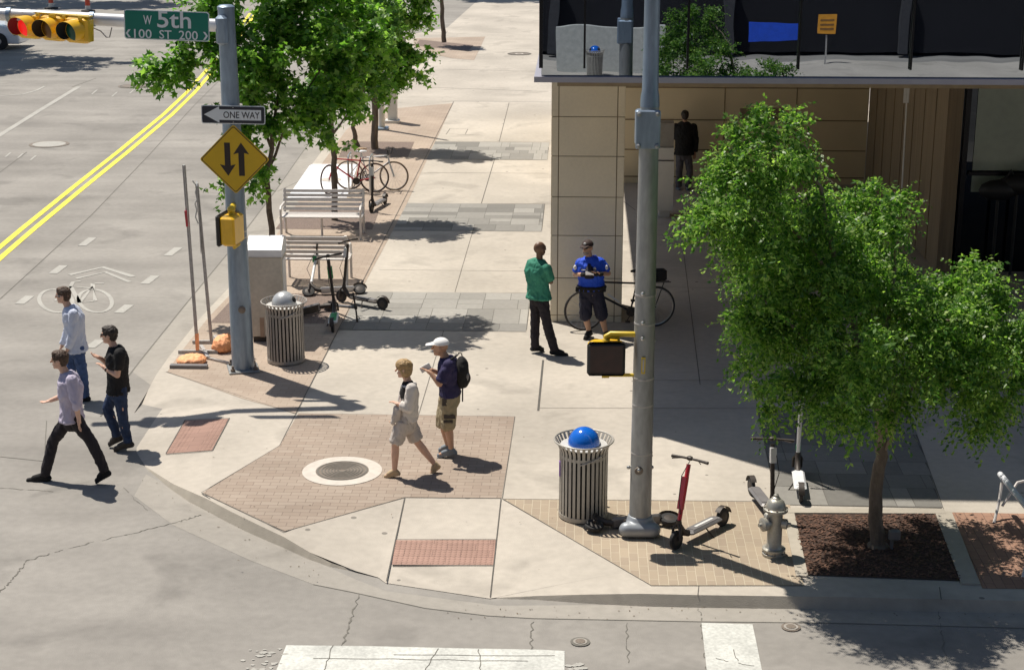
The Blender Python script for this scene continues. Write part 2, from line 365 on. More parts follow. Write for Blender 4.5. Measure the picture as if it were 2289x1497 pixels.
# ------------------------------------------------------------------ palette
K = dict(
    side=concrete('pavement_concrete', (.445, .402, .345), patch=.15),
    road=concrete('road_concrete', (.272, .254, .230), spots=False, streak=(.22, 1.1, 1), patch=.17),
    gut=concrete('gutter_concrete', (.325, .30, .265), spots=True, patch=.12),
    kerb=concrete('kerb_concrete', (.40, .36, .30), spots=False, patch=.14),
    brickc=bricks('brick_pavers_tan', (.31, .245, .195), (.355, .29, .235), (.20, .155, .125), rot=0, w=.21, h=.105, msize=.004),
    brickr=bricks('brick_pavers_pale', (.375, .305, .225), (.33, .265, .20), (.50, .44, .33), rot=pi/2, w=.23, h=.102, msize=.0036),
    brickl=bricks('brick_pavers_pink', (.365, .29, .23), (.40, .325, .26), (.27, .21, .165), rot=0, w=.21, h=.105, msize=.0035),
    brickd=bricks('brick_pavers_red', (.33, .20, .14), (.29, .17, .12), (.16, .10, .08), rot=pi/2, w=.21, h=.105, msize=.004),
    joint=mat('joint_filler', (.10, .092, .08), .9), crack=mat('crack_dark', (.155, .145, .125), .95),
    yellow=mat('yellow_road_paint', (.93, .78, .06), .6, var=.10, scale=18, var2=.12, scale2=2),
    wpaint=mat('white_road_paint', (.52, .52, .48), .7, var=.16, scale=30, var2=.16, scale2=2.2),
    wworn=mat('worn_road_paint', (.375, .36, .325), .75, var=.09, scale=26, var2=.1, scale2=3),
    bandp=attrmat('grey_pavers'), mulch=mat('mulch', (.060, .034, .024), .95, var=.5, scale=38, bump=1, bscale=45),
    pit=mat('tree_pit_gravel', (.20, .15, .125), .95, var=.3, scale=50, bump=.8, bscale=70),
    iron=mat('cast_iron', (.20, .165, .135), .6, .3, var=.15, scale=30, bump=.3), ringc=mat('manhole_ring', (.55, .50, .44), .8, var=.08, scale=10),
    tact=None, galv=mat('galvanised_steel', (.235, .295, .37), .42, .55, var=.14, scale=5, var2=.1, scale2=25, stretch=(1, 1, .25)),
    galv2=mat('weathered_pole_steel', (.30, .305, .30), .5, .45, var=.16, scale=4, var2=.12, scale2=22, stretch=(1, 1, .3)),
    steel=mat('sign_post_steel', (.40, .38, .36), .55, .15, var=.2, scale=20),
    sigy=mat('signal_yellow', (.80, .46, .012), .35, var=.06, scale=9, coat=.4), sigy2=mat('ped_yellow', (.62, .43, .02), .4, var=.08, scale=12, coat=.3),
    black=mat('black_paint', (.012, .012, .014), .45, var=.2), rubber=mat('rubber', (.022, .021, .021), .8, var=.2, scale=30),
    green=mat('sign_green', (.0, .16, .115), .35, var=.05, scale=4), white=mat('sign_white', (.66, .70, .72), .4, var=.03, scale=4),
    oney=mat('warning_yellow', (.60, .38, .008), .4, var=.05, scale=6), sgback=mat('sign_aluminium', (.5, .5, .5), .4, .8),
    canm=mat('trash_can_grey', (.40, .375, .33), .45, .2, var=.08, scale=12), candark=mat('can_liner_dark', (.012, .012, .012), .8),
    canm2=mat('trash_can_grey_dusty', (.36, .33, .30), .45, .2, var=.08, scale=12),
    pan=mat('can_lid_plate', (.55, .54, .52), .5, .2, var=.08), domeb=mat('blue_dome_plastic', (.005, .13, .60), .16, var=.02, coat=.6),
    domes=mat('silver_dome', (.50, .51, .52), .32, .3, var=.08), purple=mat('purple_sticker', (.22, .08, .42), .5),
    cab=mat('cabinet_steel', (.50, .455, .385), .5, .2, var=.09, scale=3, var2=.08, scale2=18), cabtop=mat('cabinet_top', (.72, .72, .73), .45, .1, var=.06),
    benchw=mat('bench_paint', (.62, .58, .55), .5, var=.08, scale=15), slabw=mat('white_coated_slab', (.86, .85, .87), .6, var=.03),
    orange=mat('orange_sandbag', (.92, .42, .20), .7, var=.15, scale=14, bump=.5, bscale=30),
    hyd=mat('hydrant_silver', (.40, .385, .34), .38, .45, var=.12, scale=14, var2=.1, scale2=50, bump=.15, bscale=80),
    bark=mat('bark_grey', (.155, .12, .09), .9, var=.35, scale=14, bump=.8, bscale=30, stretch=(1, 1, .3)),
    bark2=mat('bark_brown', (.15, .11, .08), .9, var=.4, scale=16, bump=.8, bscale=40),
    leafr=leafmat('leaves_yellow_green', (.035, .10, .02), (.13, .25, .045), (.33, .44, .12)),
    leafl=leafmat('leaves_mid_green', (.04, .115, .016), (.125, .26, .036), (.28, .42, .10)),
    tanp=mat('tan_panels', (.76, .67, .50), .6, var=.05, scale=1.2, var2=.03, scale2=20), tanw=mat('tan_wall_panels', (.76, .63, .42), .6, var=.06, scale=.8),
    groove=mat('panel_groove', (.22, .15, .08), .8), brownw=mat('brown_ribbed_wall', (.27, .20, .125), .6, var=.2, scale=3, stretch=(6, 6, .2)),
    ledge=mat('canopy_ledge', (.36, .35, .40), .45, .3, var=.04), mull=mat('mullion_black', (.012, .012, .016), .35, .5),
    glass=glassmat('curtain_glass', (.004, .005, .009), .42), glassd=glassmat('dark_door_glass', (.003, .003, .004), .05),
    refl_paint=mat('green_painted_reflection', (.30, .36, .30), .3, var=.12, scale=1.5, var2=.06, scale2=8, coat=.3), soffit=mat('soffit', (.3, .24, .16), .8), roofm=mat('roof_grey', (.3, .3, .3), .9),  # green panel colour imitates a pale building reflected in the shop glass
    kiosk=mat('kiosk_white', (.62, .60, .56), .5, var=.04), kioskg=mat('kiosk_grey', (.30, .28, .25), .5),
    skin=mat('skin_light', (.64, .39, .28), .5, var=.06, scale=20), skin2=mat('skin_tan', (.54, .31, .20), .5, var=.06, scale=20), skind=mat('skin_brown', (.16, .085, .05), .42, var=.06, scale=20),
    hairb=mat('hair_brown', (.075, .04, .022), .55, var=.35, scale=40, bump=.6, bscale=90), haird=mat('hair_dark', (.032, .022, .016), .5, var=.3, scale=40, bump=.6, bscale=90),
    hairl=mat('hair_blonde', (.40, .26, .115), .5, var=.35, scale=40, bump=.6, bscale=90),
    lav=mat('lavender_cotton', (.50, .45, .56), .85, var=.05, scale=20, bump=.9, bscale=9), shirtw=mat('pale_blue_cotton', (.60, .64, .76), .85, var=.05, scale=20, bump=.9, bscale=9),
    tee=mat('black_cotton', (.012, .011, .011), .9, var=.2, bump=.4, bscale=14), jeans=mat('blue_denim', (.045, .085, .20), .85, var=.3, scale=12, bump=.3),
    jeansd=mat('dark_denim', (.018, .035, .085), .85, var=.35, scale=12, bump=.3), trou=mat('black_trousers', (.018, .014, .018), .85, var=.2, bump=.4, bscale=16),
    cream=mat('cream_linen', (.64, .59, .54), .85, var=.05, bump=.9, bscale=9), beige=mat('beige_linen', (.52, .46, .41), .85, var=.07, bump=.9, bscale=9),
    navy=mat('navy_cotton', (.028, .022, .075), .85, var=.15, bump=.9, bscale=9), khaki=mat('khaki_cotton', (.34, .28, .175), .85, var=.1, bump=.9, bscale=9),
    teal=mat('green_cotton', (.035, .225, .145), .8, var=.1, bump=.9, bscale=9), police=mat('bright_blue_cloth', (.01, .075, .62), .7, var=.1, bump=.9, bscale=9),
    policed=mat('dark_navy_cloth', (.012, .012, .03), .8, var=.2, bump=.3), greyt=mat('grey_trousers', (.11, .10, .11), .85, var=.15, bump=.3),
    capw=mat('white_cap', (.80, .79, .77), .8, var=.03), shoeg=mat('grey_trainers', (.22, .25, .28), .7, var=.2), sandal=mat('tan_sandal', (.50, .37, .22), .7),
    redp=mat('red_paint', (.48, .02, .035), .35, var=.08, coat=.4), scog=mat('scooter_grey', (.20, .19, .19), .5, .3, var=.12), scod=mat('scooter_dark', (.05, .04, .034), .55, .2, var=.2, scale=20),
    scow=mat('scooter_white', (.68, .68, .68), .4, var=.04), lime=mat('lime_green', (.03, .30, .09), .4, var=.08), deckw=mat('deck_stripe', (.60, .60, .58), .7, var=.1, scale=60),
    carw=mat('car_white', (.75, .76, .80), .25, var=.02, coat=.8), carg=glassmat('car_glass', (.01, .015, .03), .12), redb=mat('barrier_red', (.55, .07, .03), .5),
    tan_s=mat('saddle_tan', (.45, .30, .18), .5), chrome=mat('brushed_metal', (.55, .54, .52), .3, .8), lensr=None)
K['lensr'] = emit('red_lamp', (1, .02, .015), .55, (.75, .01, .01))
K['lensa'] = mat('amber_lens', (.20, .085, .012), .25); K['lensg'] = mat('green_lens', (.01, .085, .055), .25)
# truncated-dome tiles
def tactile():
    m = bricks('red_dome_tiles', (.36, .225, .18), (.32, .20, .16), (.20, .13, .105), w=.32, h=.16, msize=.004)
    n, l = m.node_tree.nodes, m.node_tree.links; tc = n.new('ShaderNodeTexCoord')
    v = n.new('ShaderNodeTexVoronoi'); v.inputs['Scale'].default_value = 17; v.inputs['Randomness'].default_value = 0
    l.new(tc.outputs['Object'], v.inputs['Vector'])
    r = n.new('ShaderNodeMapRange'); r.inputs[1].default_value = .25; r.inputs[2].default_value = .42; r.inputs[3].default_value = 1; r.inputs[4].default_value = 0
    l.new(v.outputs['Distance'], r.inputs[0])
    bp = n.new('ShaderNodeBump'); bp.inputs['Strength'].default_value = 1; bp.inputs['Distance'].default_value = .008
    l.new(r.outputs[0], bp.inputs['Height']); l.new(bp.outputs[0], n['Principled BSDF'].inputs['Normal']); return m
K['tact'] = tactile()
# ================================================================== GROUND
def flat(name, pix, m, z=0.0, label=None):      # a sheet from photo points; a point may carry its own z
    pts = [G(p[0], p[1], (p[2] if len(p) > 2 else 0)+0) + Vector((0, 0, z)) if not isinstance(p, Vector) else p+Vector((0, 0, z)) for p in pix]
    o = MB().poly(pts).build(name, m); return struct(o, label)
def strip(mb, pts, w, z=None):                  # ribbon along world points
    pts = [Vector(p) for p in pts]; n = len(pts); L = []; Rr = []
    for i, p in enumerate(pts):
        d = pts[min(i+1, n-1)]-pts[max(i-1, 0)]; d.z = 0; d.normalize(); s = Vector((-d.y, d.x, 0))*w/2
        L.append(p+s); Rr.append(p-s)
    for i in range(n-1): mb.add([L[i], Rr[i], Rr[i+1], L[i+1]], [(0, 1, 2, 3)])
def dens(pts, n=4, jit=0):
    out = []
    for a, b in zip(pts[:-1], pts[1:]):
        for k in range(n):
            p = a.lerp(b, k/n)
            if jit and (k or a is not pts[0]): p = p+Vector((random.uniform(-jit, jit), random.uniform(-jit, jit), 0))
            out.append(p)
    return out+[pts[-1]]

mb = MB(); mb.poly([(-220, -160, ROAD), (220, -160, ROAD), (220, 400, ROAD), (-220, 400, ROAD)])
struct(mb.build('road', K['road']), 'grey concrete roadway of the junction and the street going up the left')
al = [G(x, y, ROAD+.0012) for x, y in ((868, 240), (1013, 226), (1400, 229), (1400, -5), (1075, -5), (1000, 62), (905, 80), (880, 120), (872, 180))]
struct(MB().poly(al).build('alley', K['side']), 'pale concrete alley crossing and far pavement at the top of the view')

left_kerb = [(1013, 227), (870, 237), (815, 248), (770, 272), (740, 310), (697, 368), (640, 455), (604, 515), (560, 580), (517, 637), (447, 711), (377, 798), (350, 836)]
rampB_up = [(371, 832), (540, 891), (513, 935), (475, 1007), (466, 1116)]
kerb_mid = [(466, 1116, 0), (515, 1142, 0), (562, 1165, 0), (610, 1188, -.01), (634, 1199, -.015)]
rampA_up = [(660, 1181), (905, 1112), (1121, 1114), (1400, 1276), (1430, 1326)]
kerb_right = [(1430, 1326), (1560, 1329), (1850, 1333), (2289, 1342)]
FR = [Vector((60, G(2289, 1342).y, 0)), Vector((60, G(1013, 227).y, 0))]
pts = [G(*p) for p in left_kerb]+[G(*p[:2]) for p in rampB_up]+[G(*p) for p in kerb_mid[1:]]+[G(*p) for p in rampA_up]+[G(*p) for p in kerb_right[1:]]+FR
struct(MB().poly(pts).build('pavement', K['side']), 'pale concrete corner pavement between the two streets')
# sloping ramps
def onramp0(x, y, pl):
    u, a, c = ray(x, y); d = W(u, a, c)
    n = (pl[1]-pl[0]).cross(pl[2]-pl[0]); o = Vector((0, 0, H)); t = n.dot(pl[0]-o)/n.dot(d); return o+d*t
rb = [(350, 836, 0), (331, 872, -.05), (301, 921, -.112), (306, 1012, -.114), (325, 1042, -.112), (387, 1081, -.055), (430, 1100, -.01), (466, 1116, 0)]
mb = MB()
EE = onramp0(301, 921, [G(306, 1012, -.114), G(475, 1007), G(513, 935)])
mb.add([G(350, 836), G(331, 872, -.05), EE, G(540, 891), G(371, 832)], [(0, 1, 2, 3), (0, 3, 4)])
mb.add([EE, G(306, 1012, -.114), G(475, 1007), G(513, 935), G(540, 891)], [(0, 1, 2), (0, 2, 3), (0, 3, 4)])
mb.poly([G(306, 1012, -.114), G(325, 1042, -.112), G(387, 1081, -.055), G(430, 1100, -.01), G(466, 1116), G(475, 1007)])
struct(mb.build('pavement', K['side']), 'sloping kerb ramp at the left corner, beside the red tactile pad')
mb = MB()
A0, A1, A2, A3 = G(905, 1112), G(1121, 1114), G(1094, 1337, -.114), G(862, 1302, -.114)
mb.poly([A0, A1, A2, A3])
mb.poly([A0, A3, G(846, 1290, -.112), G(794, 1275, -.10), G(693, 1234, -.05), G(634, 1199, -.015), G(660, 1181)])
mb.poly([A1, G(1400, 1276), G(1430, 1326), G(1300, 1328, -.04), G(1200, 1331, -.085), G(1110, 1335, -.112), A2])
struct(mb.build('pavement', K['side']), 'sloping kerb ramp in front, with the long red tactile pad')
# kerb faces
def kerb(pts, name, label):
    mb = MB(); n = len(pts); up = [Vector(p) for p in pts]; lo = []
    for i, p in enumerate(up):
        d = up[min(i+1, n-1)]-up[max(i-1, 0)]; d.z = 0; d.normalize(); s = Vector((d.y, -d.x, 0))
        lo.append(Vector((p.x, p.y, ROAD-.01))+s*(.012+.055*min(1, (p.z-ROAD)/.12))); up[i] = p
    mid = [u.lerp(l, .25)+((l-u).cross(Vector((0, 0, 1)))*0) for u, l in zip(up, lo)]
    for i in range(n-1):
        mb.add([up[i], lo[i], lo[i+1], up[i+1]], [(3, 2, 1, 0)])
    return struct(mb.build(name, K['kerb']), label)
kl = [G(*p) for p in left_kerb]+[G(331, 872, -.05), G(301, 921, -.112)]
kerb(dens(kl, 1), 'kerb', 'kerb along the left street edge of the pavement')
kerb(dens([G(*p) for p in [(325, 1042, -.112), (387, 1081, -.055), (430, 1100, -.01), *kerb_mid, (693, 1234, -.05), (740, 1257, -.08), (794, 1275, -.112)]], 2), 'kerb', 'curved kerb at the corner, left of the front ramp')
kerb([G(*p) for p in [(1110, 1335, -.112), (1200, 1331, -.085), (1300, 1328, -.04), *kerb_right]]+[Vector((60, G(2289, 1342).y, 0))], 'kerb', 'straight kerb in front of the fire hydrant')
# gutter aprons (4 mm over the road)
Zg = ROAD+.002
gut = [(700, 1305), (800, 1325), (950, 1358), (1090, 1375), (1193, 1381), (1300, 1383), (1560, 1388), (1850, 1391), (2289, 1403)]
edge = [(1850, 1333), (1430, 1328), (1110, 1330), (862, 1298), (794, 1272), (634, 1200), (466, 1120), (325, 1040)]
pts = [G(x, y, Zg) for x, y in [(300, 1108), (387, 1173), (560, 1252)]+gut]+[Vector((60, G(2289, 1403, Zg).y, Zg)), Vector((60, G(2289, 1340, Zg).y, Zg))]
pts += [Vector((G(x, y).x, G(x, y).y, Zg)) for x, y in [(2289, 1335)]+edge]
struct(MB().poly(pts).build('gutter', K['gut']), 'pale concrete gutter along the front kerb')
gl = [(295, 830), (320, 798), (410, 686), (515, 559), (617, 425), (673, 345), (735, 262), (790, 205)]
kk = [(830, 232), (790, 262), (741, 318), (699, 372), (642, 458), (606, 518), (562, 583), (519, 640), (449, 714), (379, 801), (345, 850)]
struct(MB().poly([G(x, y, Zg) for x, y in gl]+[Vector((G(x, y).x, G(x, y).y, Zg)) for x, y in kk]).build('gutter', K['gut']), 'pale concrete gutter beside the left kerb')

# brick areas
flat('brick_paving', [(667, 924), (1151, 931), (1121, 1113), (905, 1111), (636, 1187), (453, 1101), (625, 996)], K['brickc'], .004, 'tan brick area round the big manhole')
flat('brick_paving', [(1127, 1116), (1765, 1122), (1797, 1308), (1455, 1308)], K['brickr'], .004, 'pale brick area under the hydrant and red scooter')
bl = [(374, 831), (540, 890), (661, 924), (735, 780), (812, 640), (905, 465), (967, 330), (1013, 231), (880, 243), (812, 262), (775, 290), (718, 368), (662, 458), (620, 522), (590, 567), (540, 632), (470, 705), (400, 792)]
flat('brick_paving', bl, K['brickl'], .004, 'pinkish brick strip along the left kerb under trees and benches')
flat('brick_paving', [(2128, 1145), (2700, 1155), (2800, 1322), (2196, 1315)], K['brickd'], .004, 'reddish brick area at the right edge')
flat('brick_paving', [(924, 80), (1085, 76), (1060, 128), (1010, 124), (956, 112), (925, 98)], K['brickl'], ROAD+.006, 'far brick corner around the slim street tree')
# tactile pads
def lerpz(p): return p
def onramp(x, y, pl):   # photo point on the plane through 3 points
    u, a, c = ray(x, y); d = W(u, a, c)
    n = (pl[1]-pl[0]).cross(pl[2]-pl[0]); o = Vector((0, 0, H)); t = n.dot(pl[0]-o)/n.dot(d); return o+d*t+Vector((0, 0, .005))
plA = [A0, A1, A2]; plB = [G(306, 1012, -.114), G(475, 1007), G(513, 935)]
struct(MB().poly([onramp(x, y, plA) for x, y in ((885, 1207), (1108, 1207), (1103, 1263), (876, 1262))]).build('tactile_pad', K['tact']), 'long red tactile pad on the front ramp')
struct(MB().poly([onramp(x, y, plB) for x, y in ((414, 940), (512, 936), (476, 1006), (371, 1014))]).build('tactile_pad', K['tact']), 'square red tactile pad on the left ramp')
# paver bands: single stones of varied grey
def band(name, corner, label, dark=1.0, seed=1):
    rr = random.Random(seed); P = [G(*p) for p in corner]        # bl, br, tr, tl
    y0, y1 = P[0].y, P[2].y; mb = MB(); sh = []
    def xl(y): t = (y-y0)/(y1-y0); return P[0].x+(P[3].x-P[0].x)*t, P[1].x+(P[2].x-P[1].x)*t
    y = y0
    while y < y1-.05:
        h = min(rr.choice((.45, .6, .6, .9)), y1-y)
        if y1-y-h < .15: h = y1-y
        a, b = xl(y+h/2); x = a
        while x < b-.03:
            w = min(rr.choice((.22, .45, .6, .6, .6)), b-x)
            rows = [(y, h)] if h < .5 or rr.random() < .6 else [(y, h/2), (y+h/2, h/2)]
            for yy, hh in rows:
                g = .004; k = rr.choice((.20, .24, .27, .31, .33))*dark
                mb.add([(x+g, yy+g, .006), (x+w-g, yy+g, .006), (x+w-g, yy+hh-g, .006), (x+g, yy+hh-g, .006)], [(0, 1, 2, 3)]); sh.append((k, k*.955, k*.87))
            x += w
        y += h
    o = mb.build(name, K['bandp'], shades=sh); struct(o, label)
    struct(MB().poly([G(*p, ) + Vector((0, 0, .0035)) for p in corner]).build('pavement_joint', K['joint']), 'dark joints beneath '+label)
band('paver_band', [(757, 737), (1177, 737), (1185, 656), (803, 655)], 'grey paver band nearest the two standing men', seed=2)
band('paver_band', [(878, 515), (1211, 515), (1217, 457), (909, 456)], 'grey paver band beside the bench', seed=5)
band('paver_band', [(953, 356), (1224, 357), (1228, 319), (972, 318)], 'grey paver band beside the parked bicycles', seed=9)
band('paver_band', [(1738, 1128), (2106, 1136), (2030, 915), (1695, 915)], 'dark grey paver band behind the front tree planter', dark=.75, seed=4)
# tree pits and planter
flat('tree_pit', [(470, 722), (530, 657), (762, 657), (724, 724)], K['pit'], .008, 'dark tree pit behind the silver-domed trash can')
flat('tree_pit', [(616, 512), (648, 470), (848, 470), (832, 514)], K['pit'], .008, 'brown tree pit under the white bench')
flat('tree_pit', [(757, 352), (772, 317), (926, 318), (912, 352)], K['pit'], .008, 'brown tree pit behind the bicycles')
flat('tree_pit', [(927, 96), (938, 83), (1058, 95), (1047, 109)], K['pit'], ROAD+.012, 'far dark tree pit at the slim street tree')
flat('planter_soil', [(1771, 1151), (2093, 1149), (2152, 1299), (1801, 1286)], K['mulch'], .012, 'reddish mulch bed under the front tree')
mb = MB()
def stripP(a, b, w, h=.02): mb.beam(G(*a)+Vector((0, 0, h/2)), G(*b)+Vector((0, 0, h/2)), w, h)
stripP((1763, 1148), (1793, 1290), .13); stripP((1758, 1144), (2112, 1146), .14, .024); stripP((2108, 1146), (2170, 1308), .2, .022)
struct(mb.build('planter_edging', K['kerb']), 'flat pale concrete edging around the mulch bed')
mb = MB()      # bark chips
for i in range(2600):
    a, b = random.random(), random.random()
    p = G(1774, 1154).lerp(G(2090, 1152), a).lerp(G(1804, 1284).lerp(G(2148, 1296), a), b)+Vector((0, 0, .014+random.random()*.012))
    L, w = random.uniform(.015, .05), random.uniform(.005, .014); an = random.uniform(0, pi); t = random.uniform(-.4, .4)
    d = Vector((cos(an), sin(an), t))*L/2; s = Vector((-sin(an), cos(an), 0))*w
    mb.add([p-d-s, p+d-s, p+d+s, p-d+s], [(0, 1, 2, 3)])
tag(mb.build('bark_chips', mat('bark_chip', (.12, .062, .04), .9, var=.5, scale=25)), 'loose reddish bark chips lying in the tree planter', 'mulch', kind='stuff')

# joints, cracks
mb = MB(); J = lambda a, b, w=.012, z=.0045: strip(mb, [G(*a)+Vector((0, 0, z)), G(*b)+Vector((0, 0, z))], w*.75)
J((661, 926), (1014, 228), .018, .0095)
for a, b in (((848, 603), (1228, 607)), ((936, 926), (992, 738)), ((1017, 653), (1057, 516)), ((1076, 455), (1105, 358)), ((1116, 317), (1138, 230)),
             ((930, 386), (1226, 388)), ((667, 924), (1151, 931)), ((1203, 912), (1700, 913)), ((1151, 931), (1123, 1114)), ((1123, 1115), (1765, 1121)),
             ((1123, 1115), (1455, 1308)), ((1455, 1309), (1797, 1309)), ((450, 1101), (634, 1188)), ((450, 1101), (625, 996)), ((625, 996), (661, 925)), ((371, 831), (661, 925)),
             ((634, 1188), (905, 1112)), ((905, 1112), (1121, 1114)), ((1460, 850), (2400, 853)), ((1735, 1120), (1693, 912)), ((2110, 1140), (2028, 912)),
             ((757, 738), (1177, 738)), ((803, 654), (1185, 655)), ((1177, 738), (1187, 655)), ((878, 516), (1211, 516)), ((1211, 516), (1218, 456)), ((909, 455), (1218, 456)),
             ((953, 357), (1224, 358)), ((972, 317), (1228, 318)), ((1390, 640), (1640, 645)), ((1390, 540), (1700, 545)), ((1565, 860), (1520, 500)), ((1420, 470), (1380, 440)),
             ((1560, 1330), (1562, 1309)), ((2100, 1312), (2104, 1340)), ((452, 1103), (470, 1115)), ((560, 790), (530, 820)), ((1004, 300), (1060, 302)), ((997, 301), (1006, 288)), ((1006, 288), (1046, 289)), ((1046, 289), (1040, 300))): J(a, b, .012 if a[1] > 500 else .02)
strip(mb, [G(1214, 805, 0)+Vector((0, 0, .006)), G(1203, 918, 0)+Vector((0, 0, .006))], .03)
for pl, seg in ((plA, [((905, 1112), (864, 1300)), ((1120, 1115), (1096, 1335)), ((885, 1206), (1108, 1206)), ((877, 1263), (1103, 1264))]), (plB, [((414, 939), (371, 1014)), ((513, 935), (475, 1007)), ((371, 1015), (475, 1008)), ((414, 939), (513, 935))])):
    for a, b in seg: strip(mb, [onramp(*a, pl)+Vector((0, 0, .003)), onramp(*b, pl)+Vector((0, 0, .003))], .014)
struct(mb.build('pavement_joint', K['joint']), 'thin dark joints between pavement slabs')
mb = MB()
def crack(pp, w, jit=.02, n=12):
    q = dens([G(x, y, Zg+.002) for x, y in pp], n, jit)
    for i in range(len(q)-1):
        if random.random() < .93: strip(mb, [q[i], q[i+1]], w*random.uniform(.25, 1.1))
for pp, w in (([(450, 1150), (400, 1165), (300, 1190), (150, 1225), (60, 1252), (30, 1290), (0, 1322)], .018), ([(802, 1326), (780, 1400), (766, 1440), (750, 1497), (738, 1560)], .02),
              ([(1561, 1350), (1566, 1390), (1575, 1450), (1584, 1520)], .014), ([(1190, 1383), (1188, 1450)], .014), ([(1402, 1390), (1405, 1480)], .014),
              ([(0, 1090), (130, 1098)], .012), ([(2096, 1350), (2104, 1420), (2120, 1497)], .016), ([(265, 1080), (330, 1140)], .01)): crack(pp, w)
def rline(pp, w=.022): strip(mb, [G(x, y, Zg+.0022) for x, y in pp], w)
rline([(225, 930), (270, 862), (320, 798), (410, 686), (515, 559), (617, 425), (673, 345), (735, 262), (790, 205)], .022)
rline([(0, 668), (80, 595), (205, 480), (330, 350), (430, 240), (490, 180)], .018)
rline([(0, 385), (60, 340)], .02); rline([(160, 195), (215, 175)], .03)
rline(gut, .014); rline([(100, 1010), (104, 940)], .01); rline([(620, 428), (690, 395)], .018)
rline([(0, 1020), (98, 1030)], .012); rline([(950, 195), (1225, 205)], .03); rline([(990, 155), (1200, 160)], .03); rline([(940, 160), (1000, 70)], .02)
struct(mb.build('road_joint', K['crack']), 'dark cracks and joints in the road concrete')
# painted markings
Zp = ROAD+.0062
cl = [(-300, 830), (-100, 652), (0, 564), (60, 513), (175, 419), (280, 335), (375, 256), (425, 208), (462, 166), (490, 132), (530, 80), (565, 30)]
mid = [G(x, y, Zp) for x, y in cl]
for sgn, lb in ((-1, 'left yellow line of the double centre line'), (1, 'right yellow line of the double centre line')):
    mb = MB(); off = []
    for i, p in enumerate(mid):
        d = mid[min(i+1, len(mid)-1)]-mid[max(i-1, 0)]; d.z = 0; d.normalize(); off.append(p+Vector((d.y, -d.x, 0))*.13*sgn)
    strip(mb, off, .13); struct(mb.build('yellow_line', K['yellow']), lb)
mb = MB(); strip(mb, dens([G(x, y, Zp) for x, y in ((-100, 362), (0, 302), (90, 246), (176, 194))], 5), .17)
strip(mb, dens([G(x, y, Zp) for x, y in ((0, 215), (50, 211), (80, 203), (100, 193))], 3), .09)
for x, y in ((205, 205), (290, 203), (250, 210), (40, 347), (68, 352), (12, 345)): strip(mb, [G(x, y+6, Zp), G(x+12, y-4, Zp)], .05)
struct(mb.build('white_line', K['wworn']), 'worn white lane line on the far left street')
mb = MB()      # dashes beside the cycle lane
for x, y in ((195, 540), (387, 562), (130, 602), (335, 625), (55, 670), (277, 690), (212, 768)):
    a = G(x-12, y+9, Zp); b = G(x+12, y-9, Zp); strip(mb, [a, b], .17)
struct(mb.build('white_line', K['wworn']), 'short white dashes around the cycle symbol')
mb = MB()
def pl2(pp, w=.075): strip(mb, [G(x, y, Zp) for x, y in pp], w)
for cx, cy in ((125, 672), (213, 672)):
    pl2([(cx+37*cos(a*pi/12)-6*sin(a*pi/12), cy-27*sin(a*pi/12)*.95) for a in range(25)], .07)
pl2([(125, 672), (158, 640), (207, 644)]); pl2([(158, 640), (178, 676), (213, 672)]); pl2([(178, 676), (207, 640), (213, 672)]); pl2([(207, 633), (232, 633)], .06); pl2([(158, 640), (163, 630), (180, 628)]); pl2([(207, 633), (208, 645)])
pl2([(155, 614), (230, 597), (298, 618)], .12); pl2([(170, 622), (236, 608), (290, 630)], .09)
struct(mb.build('cycle_symbol', K['wworn']), 'worn white bicycle symbol with chevron painted on the road')
mb = MB()
struct(MB().poly([G(x, y, Zp) for x, y in ((640, 1441), (830, 1443), (1040, 1448), (1215, 1451), (1262, 1454), (1262, 1640), (560, 1640))]).build('crosswalk_bar', K['wpaint']), 'wide white crosswalk bar at the bottom of the view')
struct(MB().poly([G(x, y, Zp) for x, y in ((1568, 1391), (1682, 1394), (1692, 1440), (1704, 1500), (1716, 1600), (1590, 1600), (1578, 1480))]).build('crosswalk_bar', K['wpaint']), 'narrow white crosswalk bar below the hydrant')
mb = MB()      # flaked-off paint at the ends
for i in range(60):
    x, y = (random.gauss(592, 26), random.uniform(1446, 1500)) if i < 40 else (random.uniform(1265, 1320), random.uniform(1482, 1500))
    r = random.uniform(.012, .06)*random.random()**.6; c = G(x, y, Zp+.00004*i)
    k = random.randint(5, 7); mb.poly([c+Vector((cos(j*2*pi/k)*r*random.uniform(.5, 1.4), sin(j*2*pi/k)*r*random.uniform(.4, 1), 0)) for j in range(k)])
struct(mb.build('white_line', K['wworn']), 'flaked white paint beside the wide crosswalk bar')
mb = MB()
for x0, y0, x1, y1 in ((700, 1470, 1180, 1476), (980, 1448, 950, 1497), (745, 1441, 722, 1500), (880, 1462, 1240, 1464), (1070, 1450, 1075, 1497)): strip(mb, dens([G(x0, y0, Zp+.003), G(x1, y1, Zp+.003)], 8, .012), .009)
struct(mb.build('road_joint', K['crack']), 'cracks running through the wide crosswalk bar')
mb = MB()
for x, y in ((1640, 1450), (1650, 1480), (1600, 1470)): strip(mb, dens([G(x, y, Zp+.003), G(x+random.randint(-6, 40), y+random.randint(5, 30), Zp+.003)], 6, .015), .008)
struct(mb.build('road_joint', K['crack']), 'cracks running through the narrow crosswalk bar')
struct(MB().poly([G(x, y)+Vector((0, 0, .012)) for x, y in ((642, 443), (692, 371), (700, 368), (800, 368), (775, 443))]).build('white_slab', K['slabw']), 'bright white coated slab behind the bench')

